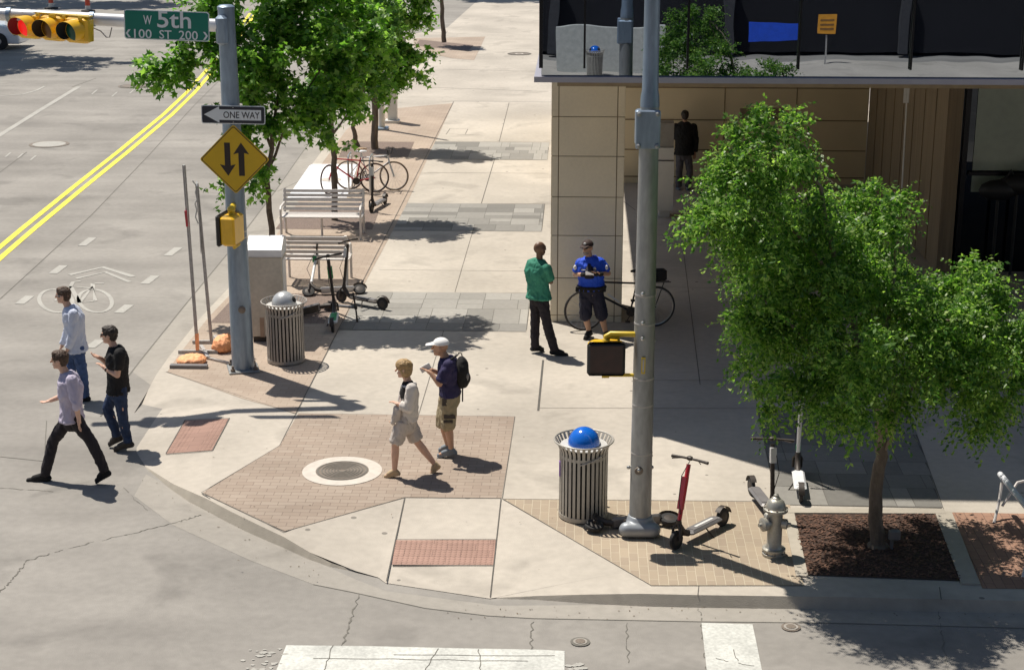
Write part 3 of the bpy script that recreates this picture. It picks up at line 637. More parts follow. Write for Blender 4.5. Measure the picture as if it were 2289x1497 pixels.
mb = MB()      # grit and dead leaves collected in the gutter and against the kerbs
for i in range(190):
    if i < 80: p = G(random.uniform(1000, 2280), random.uniform(1352, 1385), Zg)
    elif i < 120: t_ = random.random(); p = G(340, 1062, Zg).lerp(G(740, 1275, Zg), t_)+Vector((random.gauss(0, .15)-.05, -abs(random.gauss(0, .12))-.08, 0))
    else: p = G(random.uniform(380, 2200), random.uniform(950, 1300))
    r = random.uniform(.004, .016); an = random.uniform(0, pi); d = Vector((cos(an), sin(an), 0))*r; s_ = Vector((-sin(an), cos(an), 0))*r*.5; p = p+Vector((0, 0, .0075))
    mb.add([p-d, p-s_, p+d+Vector((0, 0, .001)), p+s_], [(0, 1, 2, 3)])
tag(mb.build('litter', mat('leaf_litter', (.12, .085, .05), .9, var=.5, scale=3)), 'tiny dead leaves and grit scattered along the kerb and pavement', 'litter', kind='stuff')
# manhole covers
def manhole(x, y, rings, z, label, mats, group='metal covers set in the ground'):
    c = G(x, y, z); t = thing('manhole_cover', label, 'manhole cover', c, group)
    for i, ((r0, r1), m) in enumerate(zip(rings, mats)):
        mb = MB(); n = 40; zz = .004*(i+1)+.006
        if r0 == 0: mb.add([c+Vector((cos(2*pi*k/n)*r1, sin(2*pi*k/n)*r1, zz)) for k in range(n)], [tuple(range(n))])
        else:
            vs = [c+Vector((cos(2*pi*k/n)*r, sin(2*pi*k/n)*r, zz)) for r in (r0, r1) for k in range(n)]
            mb.add(vs, [(k, n+k, n+(k+1) % n, (k+1) % n) for k in range(n)])
        mb.build(('lid' if r0 == 0 else 'rim') if i else 'rim', m, t)
    return t
t = manhole(765, 1053, [(0, .505), (0, .335), (.30, .32)], 0, 'large round cast-iron manhole with a pale concrete collar in brick paving', [K['ringc'], K['iron'], K['crack']])
mb = MB(); c = G(765, 1053)
for r in (.05, .09, .13, .17, .21, .25):
    n = 36; vs = [c+Vector((cos(2*pi*k/n)*q, sin(2*pi*k/n)*q, .0205)) for q in (r, r+.014) for k in range(n)]; mb.add(vs, [(k, n+k, n+(k+1) % n, (k+1) % n) for k in range(n)])
mb.build('ribs', K['crack'], t)
manhole(110, 323, [(0, .53), (0, .44)], ROAD, 'round manhole with pale centre and dark ring, left of the yellow lines', [K['iron'], K['wworn']])
manhole(300, 193, [(0, .53), (0, .47), (0, .40)], ROAD, 'round manhole on the far street, beneath the traffic signal', [K['iron'], K['crack'], K['iron']])
manhole(1161, 121, [(0, .47), (.10, .16), (.38, .44)], ROAD, 'round manhole on the far alley, left of the building corner', [K['iron'], K['ringc'], K['crack']])
manhole(1297, 1435, [(0, .10), (0, .072), (0, .05)], ROAD, 'small round valve cover in the road below the blue-domed trash can', [K['crack'], K['gut'], K['iron']])
manhole(1768, 1402, [(0, .10), (0, .075), (0, .05)], ROAD, 'small round valve cover in the road at the edge of the tree shade', [K['iron'], K['gut'], K['iron']])
manhole(740, 402, [(0, .25)], .010, 'grey oval cover on the white slab behind the bench', [K['ringc']])
# ================================================================== BUILDING
def dist(p): return p.dot(FW)        # distance ahead of the camera
def ahead(p, z): return Vector((p.x, p.y, z))
corner = on(1204, 182, 22.45); HC = corner.z       # lower front-left corner of the overhang
YB = corner.y; XB = corner.x; TOP = 11.2
bld = thing('office_building', 'corner building with a dark mirrored upper storey overhanging a tan panelled recess', 'building', (XB, YB, 0))
X1 = 26.0; Y1 = 49.0
MB().box(((XB+X1)/2+.02, (YB+Y1)/2+.02, (HC+.07+TOP)/2), (X1-XB-.03, Y1-YB-.03, TOP-HC-.08)).build('glass_wall', K['glass'], bld)
MB().box(((XB+X1)/2, (YB+Y1)/2, HC+.03), (X1-XB+.12, Y1-YB+.12, .075)).build('ledge', K['ledge'], bld)
MB().box(((XB+X1)/2+.1, (YB+Y1)/2+.1, HC-.06), (X1-XB-.3, Y1-YB-.3, .08)).build('soffit', K['soffit'], bld)
MB().box(((XB+X1)/2, (YB+Y1)/2, TOP+.1), (X1-XB+.1, Y1-YB+.1, .3)).build('roof', K['roofm'], bld)
xm = [on(x, 172, 22.45).x for x in (1209, 1306, 1535, 1780, 2027, 2271)]; st = xm[-1]-xm[-2]
xm += [xm[-1]+st*k for k in range(1, 13)]
for i, x in enumerate(xm):
    w = .05 if i == 0 else .028
    MB().box((x, YB-.005, (HC+.16+TOP)/2), (w, .05, TOP-HC-.2)).build('mullion', K['mull'], bld)
for k in range(1, 18): MB().box((XB-.005, YB+k*1.46, (HC+.16+TOP)/2), (.05, .03, TOP-HC-.2)).build('mullion', K['mull'], bld)
for z in (HC+3.3,): MB().box(((XB+X1)/2, YB-.002, z), (X1-XB, .04, .05)).build('transom', K['mull'], bld)
# column of the recess: panels with open joints
c0, c1 = G(1230, 719), G(1388, 715); cw = c1.x-c0.x; cy0 = c0.y
col = MB(); gm = MB(); HT = HC-.03
DC = dist(c0)
cuts = [0]+[ZA(y, DC) for y in (704, 621, 526, 440, 349, 261)]+[HT]
wx = [0, .115, cw-.12, cw]
gm.box((c0.x+cw/2, cy0+cw/2+.01, HT/2), (cw-.03, cw-.03, HT)); 
for i in range(len(cuts)-1):
    z0, z1 = cuts[i]+.006, cuts[i+1]-.006
    for j in range(3):
        col.box((c0.x+(wx[j]+wx[j+1])/2, cy0+.012, (z0+z1)/2), (wx[j+1]-wx[j]-.014, .03, z1-z0))
        col.box((c0.x+(wx[j]+wx[j+1])/2, cy0+cw-.0, (z0+z1)/2), (wx[j+1]-wx[j]-.014, .03, z1-z0))
        for sx in (0, cw): col.box((c0.x+sx+(.012 if sx == 0 else -.012), cy0+(wx[j]+wx[j+1])/2, (z0+z1)/2), (.03, wx[j+1]-wx[j]-.016, z1-z0))
gm.build('column_core', K['groove'], bld); col.build('column_panels', K['tanp'], bld)
# recess back wall
b0 = G(1394, 410); YW = b0.y; xw1 = on(1935, 300, dist(b0)).x
XL = b0.x-1.3
wall = MB(); wall.box(((XL+xw1)/2, YW+.2, HT/2), (xw1-XL, .3, HT)); wall.build('tan_wall', K['tanw'], bld)
g = MB(); D0 = dist(b0)
for y in (395, 335, 268, 196): g.box(((XL+xw1)/2, YW+.045, ZA(y, D0)), (xw1-XL-.02, .014, .022))
for x in (1617, 1776): g.box((on(x, 300, D0).x, YW+.046, HT/2+.1), (.016, .014, HT-.3))
g.build('wall_joints', K['groove'], bld)
MB().box(((on(1663, 250, D0).x+on(1740, 250, D0).x)/2, YW+.02, ZA(253, D0)), (1.0, .05, .24)).build('sign_plate', K['brownw'], bld)
MB().box((XL+.15, (YW+Y1)/2, HT/2), (.3, Y1-YW-.2, HT-.02)).build('tan_wall', K['tanw'], bld)
# ribbed side wall coming forward, then the glazed shop front
f0 = on(2152, 400, 29.8); YF = f0.y; XF = f0.x
sw = MB(); L = YW-YF; nb = 16
for k in range(nb): sw.box((xw1+.1+.012*(k % 2), YF+L*(k+.5)/nb, HT/2), (.22, L/nb-.02, HT-.01))
sw.box((xw1+.16, (YF+YW)/2, HT/2), (.2, L, HT-.02)); sw.build('ribbed_wall', K['brownw'], bld)
MB().box(((xw1+X1)/2, YF+.1, HT/2), (X1-xw1-.02, .05, HT-.03)).build('shop_window', K['glassd'], bld)
zs = ZA(388, 29.8); zt = ZA(436, 29.8)
MB().box(((XF+.1+X1)/2, YF+.06, (zs+HT)/2), (X1-XF-.25, .02, HT-zs-.1)).build('painted_reflection', K['refl_paint'], bld)  # greenish panels, painted stand-in for the building mirrored in the window
MB().box(((XF+.1+X1)/2, YF+.061, (zs+zt)/2), (X1-XF-.25, .02, zs-zt-.1)).build('painted_reflection', K['refl_paint'], bld)
mm = MB()
for x in (XF, XF+2.3, XF+4.6): mm.box((x, YF+.03, HT/2), (.09, .1, HT-.02))
mm.box(((XF+X1)/2, YF+.035, zs), (X1-XF-.2, .08, .06)); mm.build('window_frame', K['mull'], bld)
# lounge chairs seen behind the glass edge
for i, (x, y) in enumerate(((2232, 425), (2275, 412))):
    p = on(x, y, 29.55); t = thing('lounge_chair', ('dark curved lounge chair in the shop window, further left' , 'dark upright lounge chair in the shop window at the frame edge')[i], 'chair', (p.x, p.y, 0), 'dark chairs by the shop window')
    b = MB(); b.ball(p, (.36, .12, .20), 12); b.build('seat_shell', K['black'], t, smooth=True)
    b = MB(); b.tube([p+Vector((0, 0, .05)), p+Vector((.2, 0, .36)), p+Vector((.35, 0, .1))], .03, 8); b.tube([p, (p.x, p.y, .03)], .03, 8); b.build('frame', K['black'], t, smooth=True)
# white cord with a paper tag hanging from the overhang
p = on(2026, 214, 27); q = on(2016, 420, 27)
t = thing('hanging_cord', 'thin white cord with a paper tag hanging in front of the ribbed wall', 'cord', (p.x, p.y, HC-.1))
MB().tube([ahead(p, HC-.1), q], .012, 6).build('cord', K['kiosk'], t); MB().box(p, (.09, .01, .24)).build('paper_tag', K['kiosk'], t)
# cash kiosk
k0 = G(1487, 487); dk = dist(k0)
t = thing('cash_kiosk', 'slim white freestanding kiosk in the shaded recess, left of the man in black', 'kiosk', k0)
def rectc(xa, ya, xb, yb, D, dy, off=0):
    a, b = on(xa, ya, D), on(xb, yb, D); return ((a.x+b.x)/2, (a.y+b.y)/2+dy/2+off, (a.z+b.z)/2), (abs(b.x-a.x), dy, abs(a.z-b.z))
MB().box(*rectc(1467, 361, 1504, 471, dk, .5)).build('body', K['kiosk'], t)
MB().box(*rectc(1468, 331, 1506, 358, dk, .48, .02)).build('panel', K['kiosk'], t)
MB().box(*rectc(1474, 472, 1497, 487, dk, .3, .1)).build('foot', K['kiosk'], t)
MB().box(*rectc(1477, 277, 1506, 330, dk, .42, .05)).build('screen_hood', K['kioskg'], t)

# ================================================================== POLES, SIGNALS, SIGNS
pl = G(544, 826); DL = dist(pl)
pole = thing('signal_pole', 'left galvanised signal pole carrying the mast arm, one way sign and yellow arrow sign', 'traffic pole', pl)
zt = ZA(17, DL)
b = MB(); b.lathe(pl, [(.168, .03), (.165, .5), (.118, zt-.02), (.118, zt)], 28); b.build('shaft', K['galv'], pole, True)
b = MB(); b.lathe(pl+Vector((0, 0, zt)), [(.124, -.035), (.124, .012), (.09, .035), (.01, .042)], 24); b.build('cap', K['galv'], pole, True)
Mx = Matrix((RT, FW, Vector((0, 0, 1)))).transposed()
b = MB(); b.box(pl+Vector((0, 0, .018)), (.46, .46, .036), M=Mx@Matrix.Rotation(.25, 3, 'Z'), bev=.01); b.build('base_plate', K['galv2'], pole)
for a in (45, 135, 225, 315):
    q = pl+Mx@Matrix.Rotation(.25, 3, 'Z')@Vector((.24*cos(R(a)), .24*sin(R(a)), 0)); MB().lathe(q, [(.035, .036), (.035, .075), (.018, .076), (.018, .12)], 8).build('anchor_bolt', K['iron'], pole)
p = on(541, 692, DL-.15); b = MB(); b.lathe(p, [(.055, 0), (.055, .02), (.03, .03)], 16, M=Mx@Matrix.Rotation(pi/2, 3, 'X')); b.build('handhole_cover', K['iron'], pole, True)
zb = ZA(57, DL); e0 = on(497, 58, DL-.1); e1 = on(-90, 28, DL-.35)
b = MB(); b.box(on(497, 68, DL-.12), (.17, .2, .42), M=Mx, bev=.04); b.build('arm_clamp', K['galv'], pole)
b = MB(); b.tube([e0, e1], [.092, .086], 20); b.build('mast_arm', mat('arm_paint', (.66, .66, .67), .35, .3, var=.06), pole, True)
for x in (205, 20): q = e0.lerp(e1, (497-x)/587); MB().tube([q+RT*.03, q-RT*.03], .105, 20).build('arm_strap', K['galv'], pole, True)
b = MB(); b.tube([on(206, 62, DL-.3), on(225, 70, DL-.3), on(238, 84, DL-.3), on(245, 84, DL-.3), on(250, 62, DL-.3)], .009, 6); b.build('cable', K['steel'], pole)

# horizontal three-lamp signal, turned a little to the left
slope = (e1-e0).normalized()*-1; sx = slope; rot = R(-20)
ss = thing('traffic_signal', 'yellow horizontal three-lamp traffic signal hanging on the mast arm, red lamp lit', 'traffic light', on(122, 62, DL-.35))
S0 = Vector(ss.location)
fx = (RT*cos(rot)+FW*-sin(rot)*-1).normalized()
fx = (RT*cos(R(14))+FW*-sin(R(14))*1).normalized(); fx = (fx+Vector((0, 0, sx.z))).normalized()
fz = Vector((0, 0, 1)); fz = (fz-fx*fx.dot(fz)).normalized(); fy = fz.cross(fx)       # fy points away behind
def SM(o): return frame4(o, fx, fy, fz)
R3 = Matrix((fx, fy, fz)).transposed()
b = MB()
for k in (-1, 0, 1): b.box(S0+fx*k*.37, (.358, .19, .355), M=R3, bev=.035)
b.build('housing', K['sigy'], ss)
b = MB(); b.box(S0+fy*.02+fz*.19, (1.08, .16, .02), M=R3)
for k in (-.45, -.2, .0, .05, .2, .45): b.box(S0-fy*.1+fx*k+fz*.17, (.05, .03, .04), M=R3)
for k in (-.55, .55): b.box(S0+fx*k*1.01, (.03, .12, .3), M=R3)
b.build('fittings', K['sigy2'], ss)
vd = (-fy-fx*.36-fz*.10).normalized()
for k, lens, nm in ((-1, 'lensr', 'red lamp'), (0, 'lensa', 'unlit amber lamp'), (1, 'lensg', 'unlit green lamp')):
    c = S0+fx*k*.37-fy*.1
    b = MB(); q = Matrix((fx, fz, -fy)).transposed(); b.ball(c, (.142, .142, .03), 24, M=q); tag(b.build('lamp', K[lens], ss, True), nm)
    b = MB(); n = 28; vs = []; fs = []     # cut-away visor
    for r, off in ((.152, 0), (.148, .004)):
        for row in (0, 1):
            for i in range(n+1):
                a = R(-52)+R(284)*i/n; L = 0 if row == 0 else .20*(.55+.45*sin(min(max((a+R(52))/R(284), 0), 1)*pi)**.6)
                if i in (0, n) and row: L = .10
                vs.append(c+fx*cos(a)*r+fz*sin(a)*r+vd*L)
    m1 = n+1
    for i in range(n): fs += [(i, i+1, m1+i+1, m1+i), (2*m1+i, 3*m1+i, 3*m1+i+1, 2*m1+i+1), (m1+i, m1+i+1, 3*m1+i+1, 3*m1+i)]
    b.add(vs, fs); b.mi = [0, 1, 0]*n
    inner = {-1: mat('visor_inside_red', (.20, .012, .012), .7), 0: mat('visor_inside_dark', (.05, .022, .006), .8), 1: mat('visor_inside_black', (.012, .013, .012), .8)}[k]
    b.build('visor', [K['sigy'], inner], ss, True)

def plate(w, h, r, n=5):
    out = []
    for cx, cy, a0 in ((w/2-r, -h/2+r, -90), (w/2-r, h/2-r, 0), (-w/2+r, h/2-r, 90), (-w/2+r, -h/2+r, 180)):
        out += [(cx+r*cos(R(a0+90*i/n)), cy+r*sin(R(a0+90*i/n))) for i in range(n+1)]
    return out
def sframe(tl, tr, bl, D, tilt=0):     # frame on a sign: x right, y up, z to the viewer
    a, b2, c = on(*tl, D), on(*tr, D), on(*bl, D); x = (b2-a).normalized(); y = (a-c); y = (y-x*x.dot(y)).normalized()
    o = a+(b2-a)/2+(c-a)/2; return frame4(o, x, y, x.cross(y)), (b2-a).length, (c-a).length
def off(Mt, x=0, y=0, z=0): return Mt@Matrix.Translation((x, y, z))
# street name
Mt, w, h = sframe((277, 21), (468, 28), (278, 87), DL-.48)
s = thing('street_name_sign', 'green street name sign reading W 5th St on the mast arm', 'sign', Mt.translation)
MB().prism(plate(w, h, .04), off(Mt, z=-.006), .006).build('border', K['white'], s)
MB().prism(plate(w-.028, h-.028, .03), off(Mt, z=.001), .004).build('panel', K['green'], s)
text('5th', 'lettering', K['white'], off(Mt, .105, .085, .0075), w=.47, h=.235, parent=s, bold=.012)
text('W', 'lettering', K['white'], off(Mt, -.265, .068, .0075), w=.118, h=.125, parent=s, bold=.01)
text('100', 'lettering', K['white'], off(Mt, -.335, -.125, .0075), w=.245, h=.125, parent=s, bold=.006)
text('ST', 'lettering', K['white'], off(Mt, -.02, -.125, .0075), w=.17, h=.12, parent=s, bold=.006)
text('200', 'lettering', K['white'], off(Mt, .30, -.125, .0075), w=.265, h=.125, parent=s, bold=.006)
for sg in (-1, 1): MB().prism([(sg*a, b_) for a, b_ in ((.505, .055), (.535, .055), (.575, 0), (.535, -.055), (.505, -.055), (.545, 0))][::sg], off(Mt, .0, -.125, .006), .003).build('arrow', K['white'], s)
# one way
Mt, w, h = sframe((450, 235), (593, 238), (450, 276), DL-.2)
s = thing('one_way_sign', 'black and white one way sign with an arrow pointing left', 'sign', Mt.translation)
MB().prism(plate(w, h, .03), off(Mt, z=-.006), .006).build('border', K['white'], s)
MB().prism(plate(w-.026, h-.026, .022), off(Mt, z=.001), .004).build('panel', mat('sign_black', (.012, .016, .03), .35), s)
ar = [(-.42*w/.92, 0), (-.20, .118), (-.20, .075), (.40, .075), (.40, -.075), (-.20, -.075), (-.20, -.118)]
MB().prism(ar[::-1], off(Mt, z=.0055), .002).build('arrow', K['white'], s)
text('ONE WAY', 'lettering', mat('sign_black2', (.012, .014, .02), .4), off(Mt, .12, 0, .009), w=.52, h=.095, parent=s, bold=.004)
for y in (-.105, .105): MB().lathe(off(Mt, .0, y, .006).translation, [(.008, -.004), (.008, .006)], 8).build('bolt', K['chrome'], s)
# two-way traffic diamond
a, b2 = on(446, 356, DL-.2), on(603, 357, DL-.2); c = (a+b2)/2; x = (b2-a).normalized()
y = (on(523, 282, DL-.2)-c); y = (y-x*x.dot(y)).normalized(); Mt = frame4(c, x, y, x.cross(y)); S = (b2-a).length/2**.5
MR = Mt@Matrix.Rotation(pi/4, 4, 'Z')
s = thing('two_way_sign', 'yellow diamond warning sign with one arrow down and one arrow up', 'sign', c)
MB().prism(plate(S, S, .035), off(MR, z=-.006), .006).build('border', K['oney'], s)
MB().prism(plate(S-.03, S-.03, .03), off(MR, z=.001), .003).build('black_line', K['black'], s)
MB().prism(plate(S-.052, S-.052, .025), off(MR, z=.005), .003).build('panel', K['oney'], s)
def arrow(cx, top, bot, up):
    sg = 1 if up else -1; t0, b0 = (top, bot) if up else (bot, top)
    pts = [(cx, t0), (cx-.115, t0-sg*.17), (cx-.042, t0-sg*.15), (cx-.042, b0), (cx+.042, b0), (cx+.042, t0-sg*.15), (cx+.115, t0-sg*.17)]
    return pts if up else pts[::-1]
for cx, top, bot, up in ((-.10, .245, -.24, False), (.10, .245, -.24, True)):
    MB().prism(arrow(cx, top, bot, up), off(Mt, z=.0085), .002).build('arrow', mat('arrow_brown', (.022, .012, .010), .5), s)
# yellow pedestrian head on the left pole, seen from the side
c = on(519, 512, DL-.33)
s = thing('pedestrian_signal', 'yellow pedestrian signal seen side-on, mounted on the left pole below the diamond sign', 'pedestrian signal', c)
MB().box(c, (.225, .42, .43), M=Mx@Matrix.Rotation(R(-12), 3, 'Z'), bev=.03).build('housing', K['sigy'], s)
MB().box(c-Mx@Matrix.Rotation(R(-12), 3, 'Z')@Vector((.14, 0, -.005)), (.06, .45, .46), M=Mx@Matrix.Rotation(R(-12), 3, 'Z'), bev=.02).build('face', K['black'], s)
b = MB(); b.tube([c+Vector((0, 0, .2)), c+Vector((0, 0, .29)), c+FW*.2+Vector((0, 0, .31))], .045, 10); b.ball(c+Vector((0, 0, .29)), .06, 12); b.tube([c+Vector((.02, 0, -.2)), c+Vector((.02, 0, -.27)), c+FW*.2+RT*.05+Vector((0, 0, -.27))], .03, 10)
b.build('bracket', K['sigy2'], s, True)
b = MB()
for z in (.02-.12, -.19): b.lathe(Vector((pl.x, pl.y, c.z+z)), [(.150, -.008), (.152, 0), (.150, .008)], 28)
b.build('band', K['chrome'], s, True)

# right pole
pr = G(1430, 1192); DR = dist(pr)
pole2 = thing('signal_pole', 'tall grey steel pole at the right with a bolted collar box and cast foot', 'traffic pole', pr)
zc = ZA(335, DR-.1)
b = MB(); b.lathe(pr, [(.127, .05), (.124, .6), (.106, zc), (.100, zc+.5)], 32); b.build('lower_shaft', K['galv2'], pole2, True)
b = MB(); b.lathe(pr, [(.104, zc+.45), (.100, zc+.56), (.088, zc+.62), (.083, zc+1.4), (.075, 9.0), (.06, 9.05)], 32); b.build('upper_shaft', K['galv'], pole2, True)
ca, cb = on(1422, 247, DR-.14), on(1475, 333, DR-.14)
b = MB(); b.box(((ca+cb)/2), ((cb-ca).length*.0+.262, .05, ca.z-cb.z), M=Mx, bev=.012); b.box((ca+cb)/2+FW*.14, (.25, .22, ca.z-cb.z-.03), M=Mx, bev=.02); b.build('collar_box', K['galv'], pole2)
for sx_ in (-.098, .098):
    for sz in (-.17, .17): MB().lathe((ca+cb)/2+RT*sx_+Vector((0, 0, sz))-FW*.025, [(.026, 0), (.024, .02), (.012, .03)], 10, M=Mx@Matrix.Rotation(pi/2, 3, 'X')).build('collar_bolt', K['galv2'], pole2, True)
b = MB(); b.box(pr+Vector((0, 0, .08))-FW*.02, (.40, .34, .15), M=Mx, bev=.06); b.cap2(pr+Vector((-.16, 0, .10))-FW*.12, pr+Vector((.14, 0, .10))-FW*.12, .09, .09); b.lathe(pr+Vector((0, 0, .0)), [(.18, .05), (.17, .15), (.135, .24)], 28); solid(b, 'cast_foot', mat('foot_silver', (.30, .32, .345), .45, .2, var=.1), pole2, voxel=.012, smooth=6)
b = MB(); b.box(pr+Vector((-.14, 0, .14))+FW*.02, (.09, .12, .05), M=Mx, bev=.015); b.build('foot_cover', K['scod'], pole2)
for y, rr in ((664, .116), (728, .117), (910, .12), (1018, .122), (850, .12)):
    MB().lathe(Vector((pr.x, pr.y, ZA(y, DR-.12))), [(rr, -.012), (rr+.004, 0), (rr, .012)], 30).build('band', K['steel'], pole2, True)
for x, y in ((1437, 657), (1437, 722), (1436, 757), (1428, 1050), (1405, 1044), (1457, 1044), (1462, 760), (1455, 1018)):
    q = on(x, y, DR-(.135 if abs(x-1434) < 9 else .0)); MB().ball(q, .024, 8).build('bolt', K['chrome'], pole2, True)
b = MB(); b.lathe(on(1428, 1052, DR-.122), [(.05, 0), (.045, .012)], 18, M=Mx@Matrix.Rotation(pi/2, 3, 'X')); b.build('handhole_cover', K['iron'], pole2, True)
q = on(1438, 817, DR-.13); MB().box(q, (.045, .008, .19), M=Mx).build('sticker', K['sigy2'], pole2)
MB().box(q-FW*.005, (.02, .003, .15), M=Mx).build('sticker_text', K['steel'], pole2)
# pedestrian head facing the camera
c = on(1355, 802, DR-.12)
s = thing('pedestrian_signal', 'dark-faced pedestrian signal on a yellow bracket, facing the camera from the right pole', 'pedestrian signal', c)
MB().box(c+FW*.1, (.40, .2, .36), M=Mx, bev=.04).build('housing', K['sigy'], s)
MB().box(c, (.425, .06, .38), M=Mx, bev=.04).build('visor_frame', K['black'], s)
MB().box(c-FW*.027, (.36, .012, .32), M=Mx, bev=.02).build('lens', mat('dark_lens', (.028, .008, .006), .3, var=.5, scale=9), s)
b = MB(); t0 = c+FW*.1+Vector((0, 0, .17))
b.tube([t0, t0+Vector((0, 0, .06)), t0+RT*.05+Vector((0, 0, .09)), t0+RT*.33+Vector((0, 0, .085))], .032, 12)
b.tube([t0+RT*.14+Vector((0, 0, -.01)), t0+RT*.14+Vector((0, 0, .04)), t0+RT*.05+Vector((0, 0, .05)), t0+RT*.03+Vector((0, 0, .09))], .02, 10); b.ball(t0, .05, 12)
u0 = c+FW*.1+Vector((0, 0, -.19)); b.tube([u0, u0+Vector((0, 0, -.03)), u0+RT*.33+Vector((0, 0, -.03))], .02, 10); b.box(u0+Vector((0, 0, -.03)), (.08, .06, .05), M=Mx)
b.build('bracket', K['sigy2'], s, True)

# ================================================================== TRASH CANS
def trash(loc, label, dome, metal, sticker=False, turn=0):
    t = thing('trash_can', label, 'trash can', loc, 'slatted steel trash cans'); loc = Vector(loc)
    Hh = .90; r = .285; rt = .345
    b = MB()
    for k in range(32):
        a = 2*pi*k/32+turn; d = Vector((cos(a), sin(a), 0)); q = Vector((-sin(a), cos(a), 0))
        pts = [loc+d*r+Vector((0, 0, z)) for z in (.06, Hh-.06)]+[loc+d*(r+.012)+Vector((0, 0, Hh-.02)), loc+d*(rt-.01)+Vector((0, 0, Hh+.055))]
        for i in range(3):
            p0, p1 = pts[i], pts[i+1]; ww = .017
            b.add([p0-q*ww, p0+q*ww, p1+q*ww, p1-q*ww, p0-q*ww-d*.006, p0+q*ww-d*.006, p1+q*ww-d*.006, p1-q*ww-d*.006], [(0, 1, 2, 3), (7, 6, 5, 4), (0, 4, 5, 1), (3, 2, 6, 7), (1, 5, 6, 2), (0, 3, 7, 4)])
    b.build('slats', metal, t)
    for z, rr, hh in ((.045, r+.004, .05), (Hh-.12, r-.004, .035)):
        MB().lathe(loc+Vector((0, 0, z)), [(rr-.006, -hh/2), (rr+.001, -hh/2), (rr+.001, hh/2), (rr-.006, hh/2)], 48, cap=False).build('band', metal, t, True)
    n = 48; b = MB(); b.tube([loc+Vector((cos(2*pi*k/n)*rt, sin(2*pi*k/n)*rt, Hh+.06)) for k in range(n)], .011, 8, closed=True)
    b.build('rim', metal, t, True)
    MB().lathe(loc, [(r-.035, .03), (r-.03, Hh-.03)], 32).build('liner', K['candark'], t, True)
    MB().lathe(loc, [(r-.015, Hh-.015), (r-.01, Hh+.0), (.12, Hh+.012)], 40).build('lid_plate', K['pan'], t, True)
    b = MB(); b.ball(loc+Vector((0, 0, Hh+.01)), (.188, .188, .20), 32, lo=0); dm = b.build('dome', dome, t, True)
    b = MB()
    for a in ((.62, 2.5) if dome is K['domeb'] else (.32,)):
        d = RT*cos(a)+FW*sin(a) if dome is K['domeb'] else RT*.97-FW*.22
        b.ball(loc+Vector((0, 0, Hh+.075))+d*.112, (.082, .082, .07), 12)
    b.build('opening', K['candark'], t, True)
    b = MB(); d = (-FW*.95+RT*.3).normalized()
    z = Hh-.16; pts = []
    for i in range(9): a = -1.75+.12*i+turn*0; pts.append(loc+(RT*cos(a)+FW*sin(a))*(r+.012)+Vector((0, 0, z+.012*i+.006*(i % 2))))
    b.tube(pts, .007, 6); b.build('latch_cable', K['steel'], t)
    if sticker: MB().box(loc-RT*.281-FW*.06+Vector((0, 0, .62)), (.014, .05, .18), M=Mx).build('sticker', K['purple'], t)
    return t
trash(G(1303, 1152), 'slatted grey trash can with a shiny blue dome, beside the right pole', K['domeb'], K['canm'], True)
trash(G(640, 807), 'slatted grey trash can with a silver dome, in front of the utility cabinet', K['domes'], K['canm2'], turn=.1)

# utility cabinet
c0, c1 = G(560, 772), G(646, 772); dcab = dist(G(600, 765))
t = thing('utility_cabinet', 'tall dull steel utility cabinet with a pale sloping top, behind the left pole', 'cabinet', G(600, 750))
a = on(556, 640, dcab); b_ = on(631, 640, dcab); wd_ = (b_-a).length; zc0 = ZA(580, dcab); base = W((a+b_).dot(RT)/2, dcab+.26, 0)
MB().box(base+Vector((0, 0, .06+zc0/2)), (wd_, .52, zc0-.06), M=Mx, bev=.012).build('body', K['cab'], t)
MB().box(base+Vector((0, 0, .035)), (wd_-.06, .46, .07), M=Mx).build('plinth', K['scod'], t)
MB().box(base+Vector((0, 0, zc0+.012+.03)), (wd_+.03, .55, .012), M=Mx).build('rim', K['cabtop'], t)
prf = [(-.28, 0), (.28, 0), (.28, .20), (.06, .26), (-.28, .10)]
Mp = frame4(base-RT*(wd_/2+.012)+Vector((0, 0, zc0+.055)), FW, Vector((0, 0, 1)), RT)
MB().prism(prf, Mp, wd_+.024).build('sloping_top', K['cabtop'], t)
b = MB(); b.box(base+Vector((0, 0, zc0+.19))-FW*.10+RT*.14, (.06, .30, .012), M=Mx@Matrix.Rotation(R(25), 3, 'X')); b.build('strap', K['black'], t)
MB().box(base+RT*(wd_/2+.004)+Vector((0, 0, .95)), (.01, .34, .75), M=Mx).build('side_door', K['cabtop'], t)
for z in (.25, .35): MB().box(base-FW*.262+RT*(z-.3)*1.6+Vector((0, 0, .25)), (.07, .01, .32), M=Mx).build('vent', mat('rust_panel', (.34, .24, .17), .7), t)

# temporary sign posts and their sandbags
def stand(px, py, tx, ty, label, strip_=False):
    p = G(px, py); D = dist(p); top = on(tx, ty, D); t = thing('temporary_sign', label, 'sign post', p, 'temporary sign stands by the kerb')
    b = MB(); b.beam(p+Vector((0, 0, .05)), top, .045, .045); b.build('post', K['steel'], t)
    b = MB(); b.beam(p-RT*.3+Vector((0, 0, .03)), p+RT*.32+Vector((0, 0, .03)), .05, .05); b.beam(p-FW*.32+RT*.22+Vector((0, 0, .03)), p+FW*.3-RT*.0+Vector((0, 0, .03)), .05, .05); b.build('foot', K['steel'], t)
    return t, p, top, D
t, p, top, D = stand(442, 790, 411, 369, 'taller steel sign post on a stand, sign plate seen edge-on, nearer the kerb')
a = on(421, 505, D); b2 = on(417, 470, D); MB().beam(a-FW*.03, b2-FW*.03, .05, .05).build('red_patch', K['redp'], t)
MB().beam(top, on(426, 560, D), .012, .12, up=Vector((p.x, p.y, 0)).normalized()).build('sign_plate', K['sgback'], t)
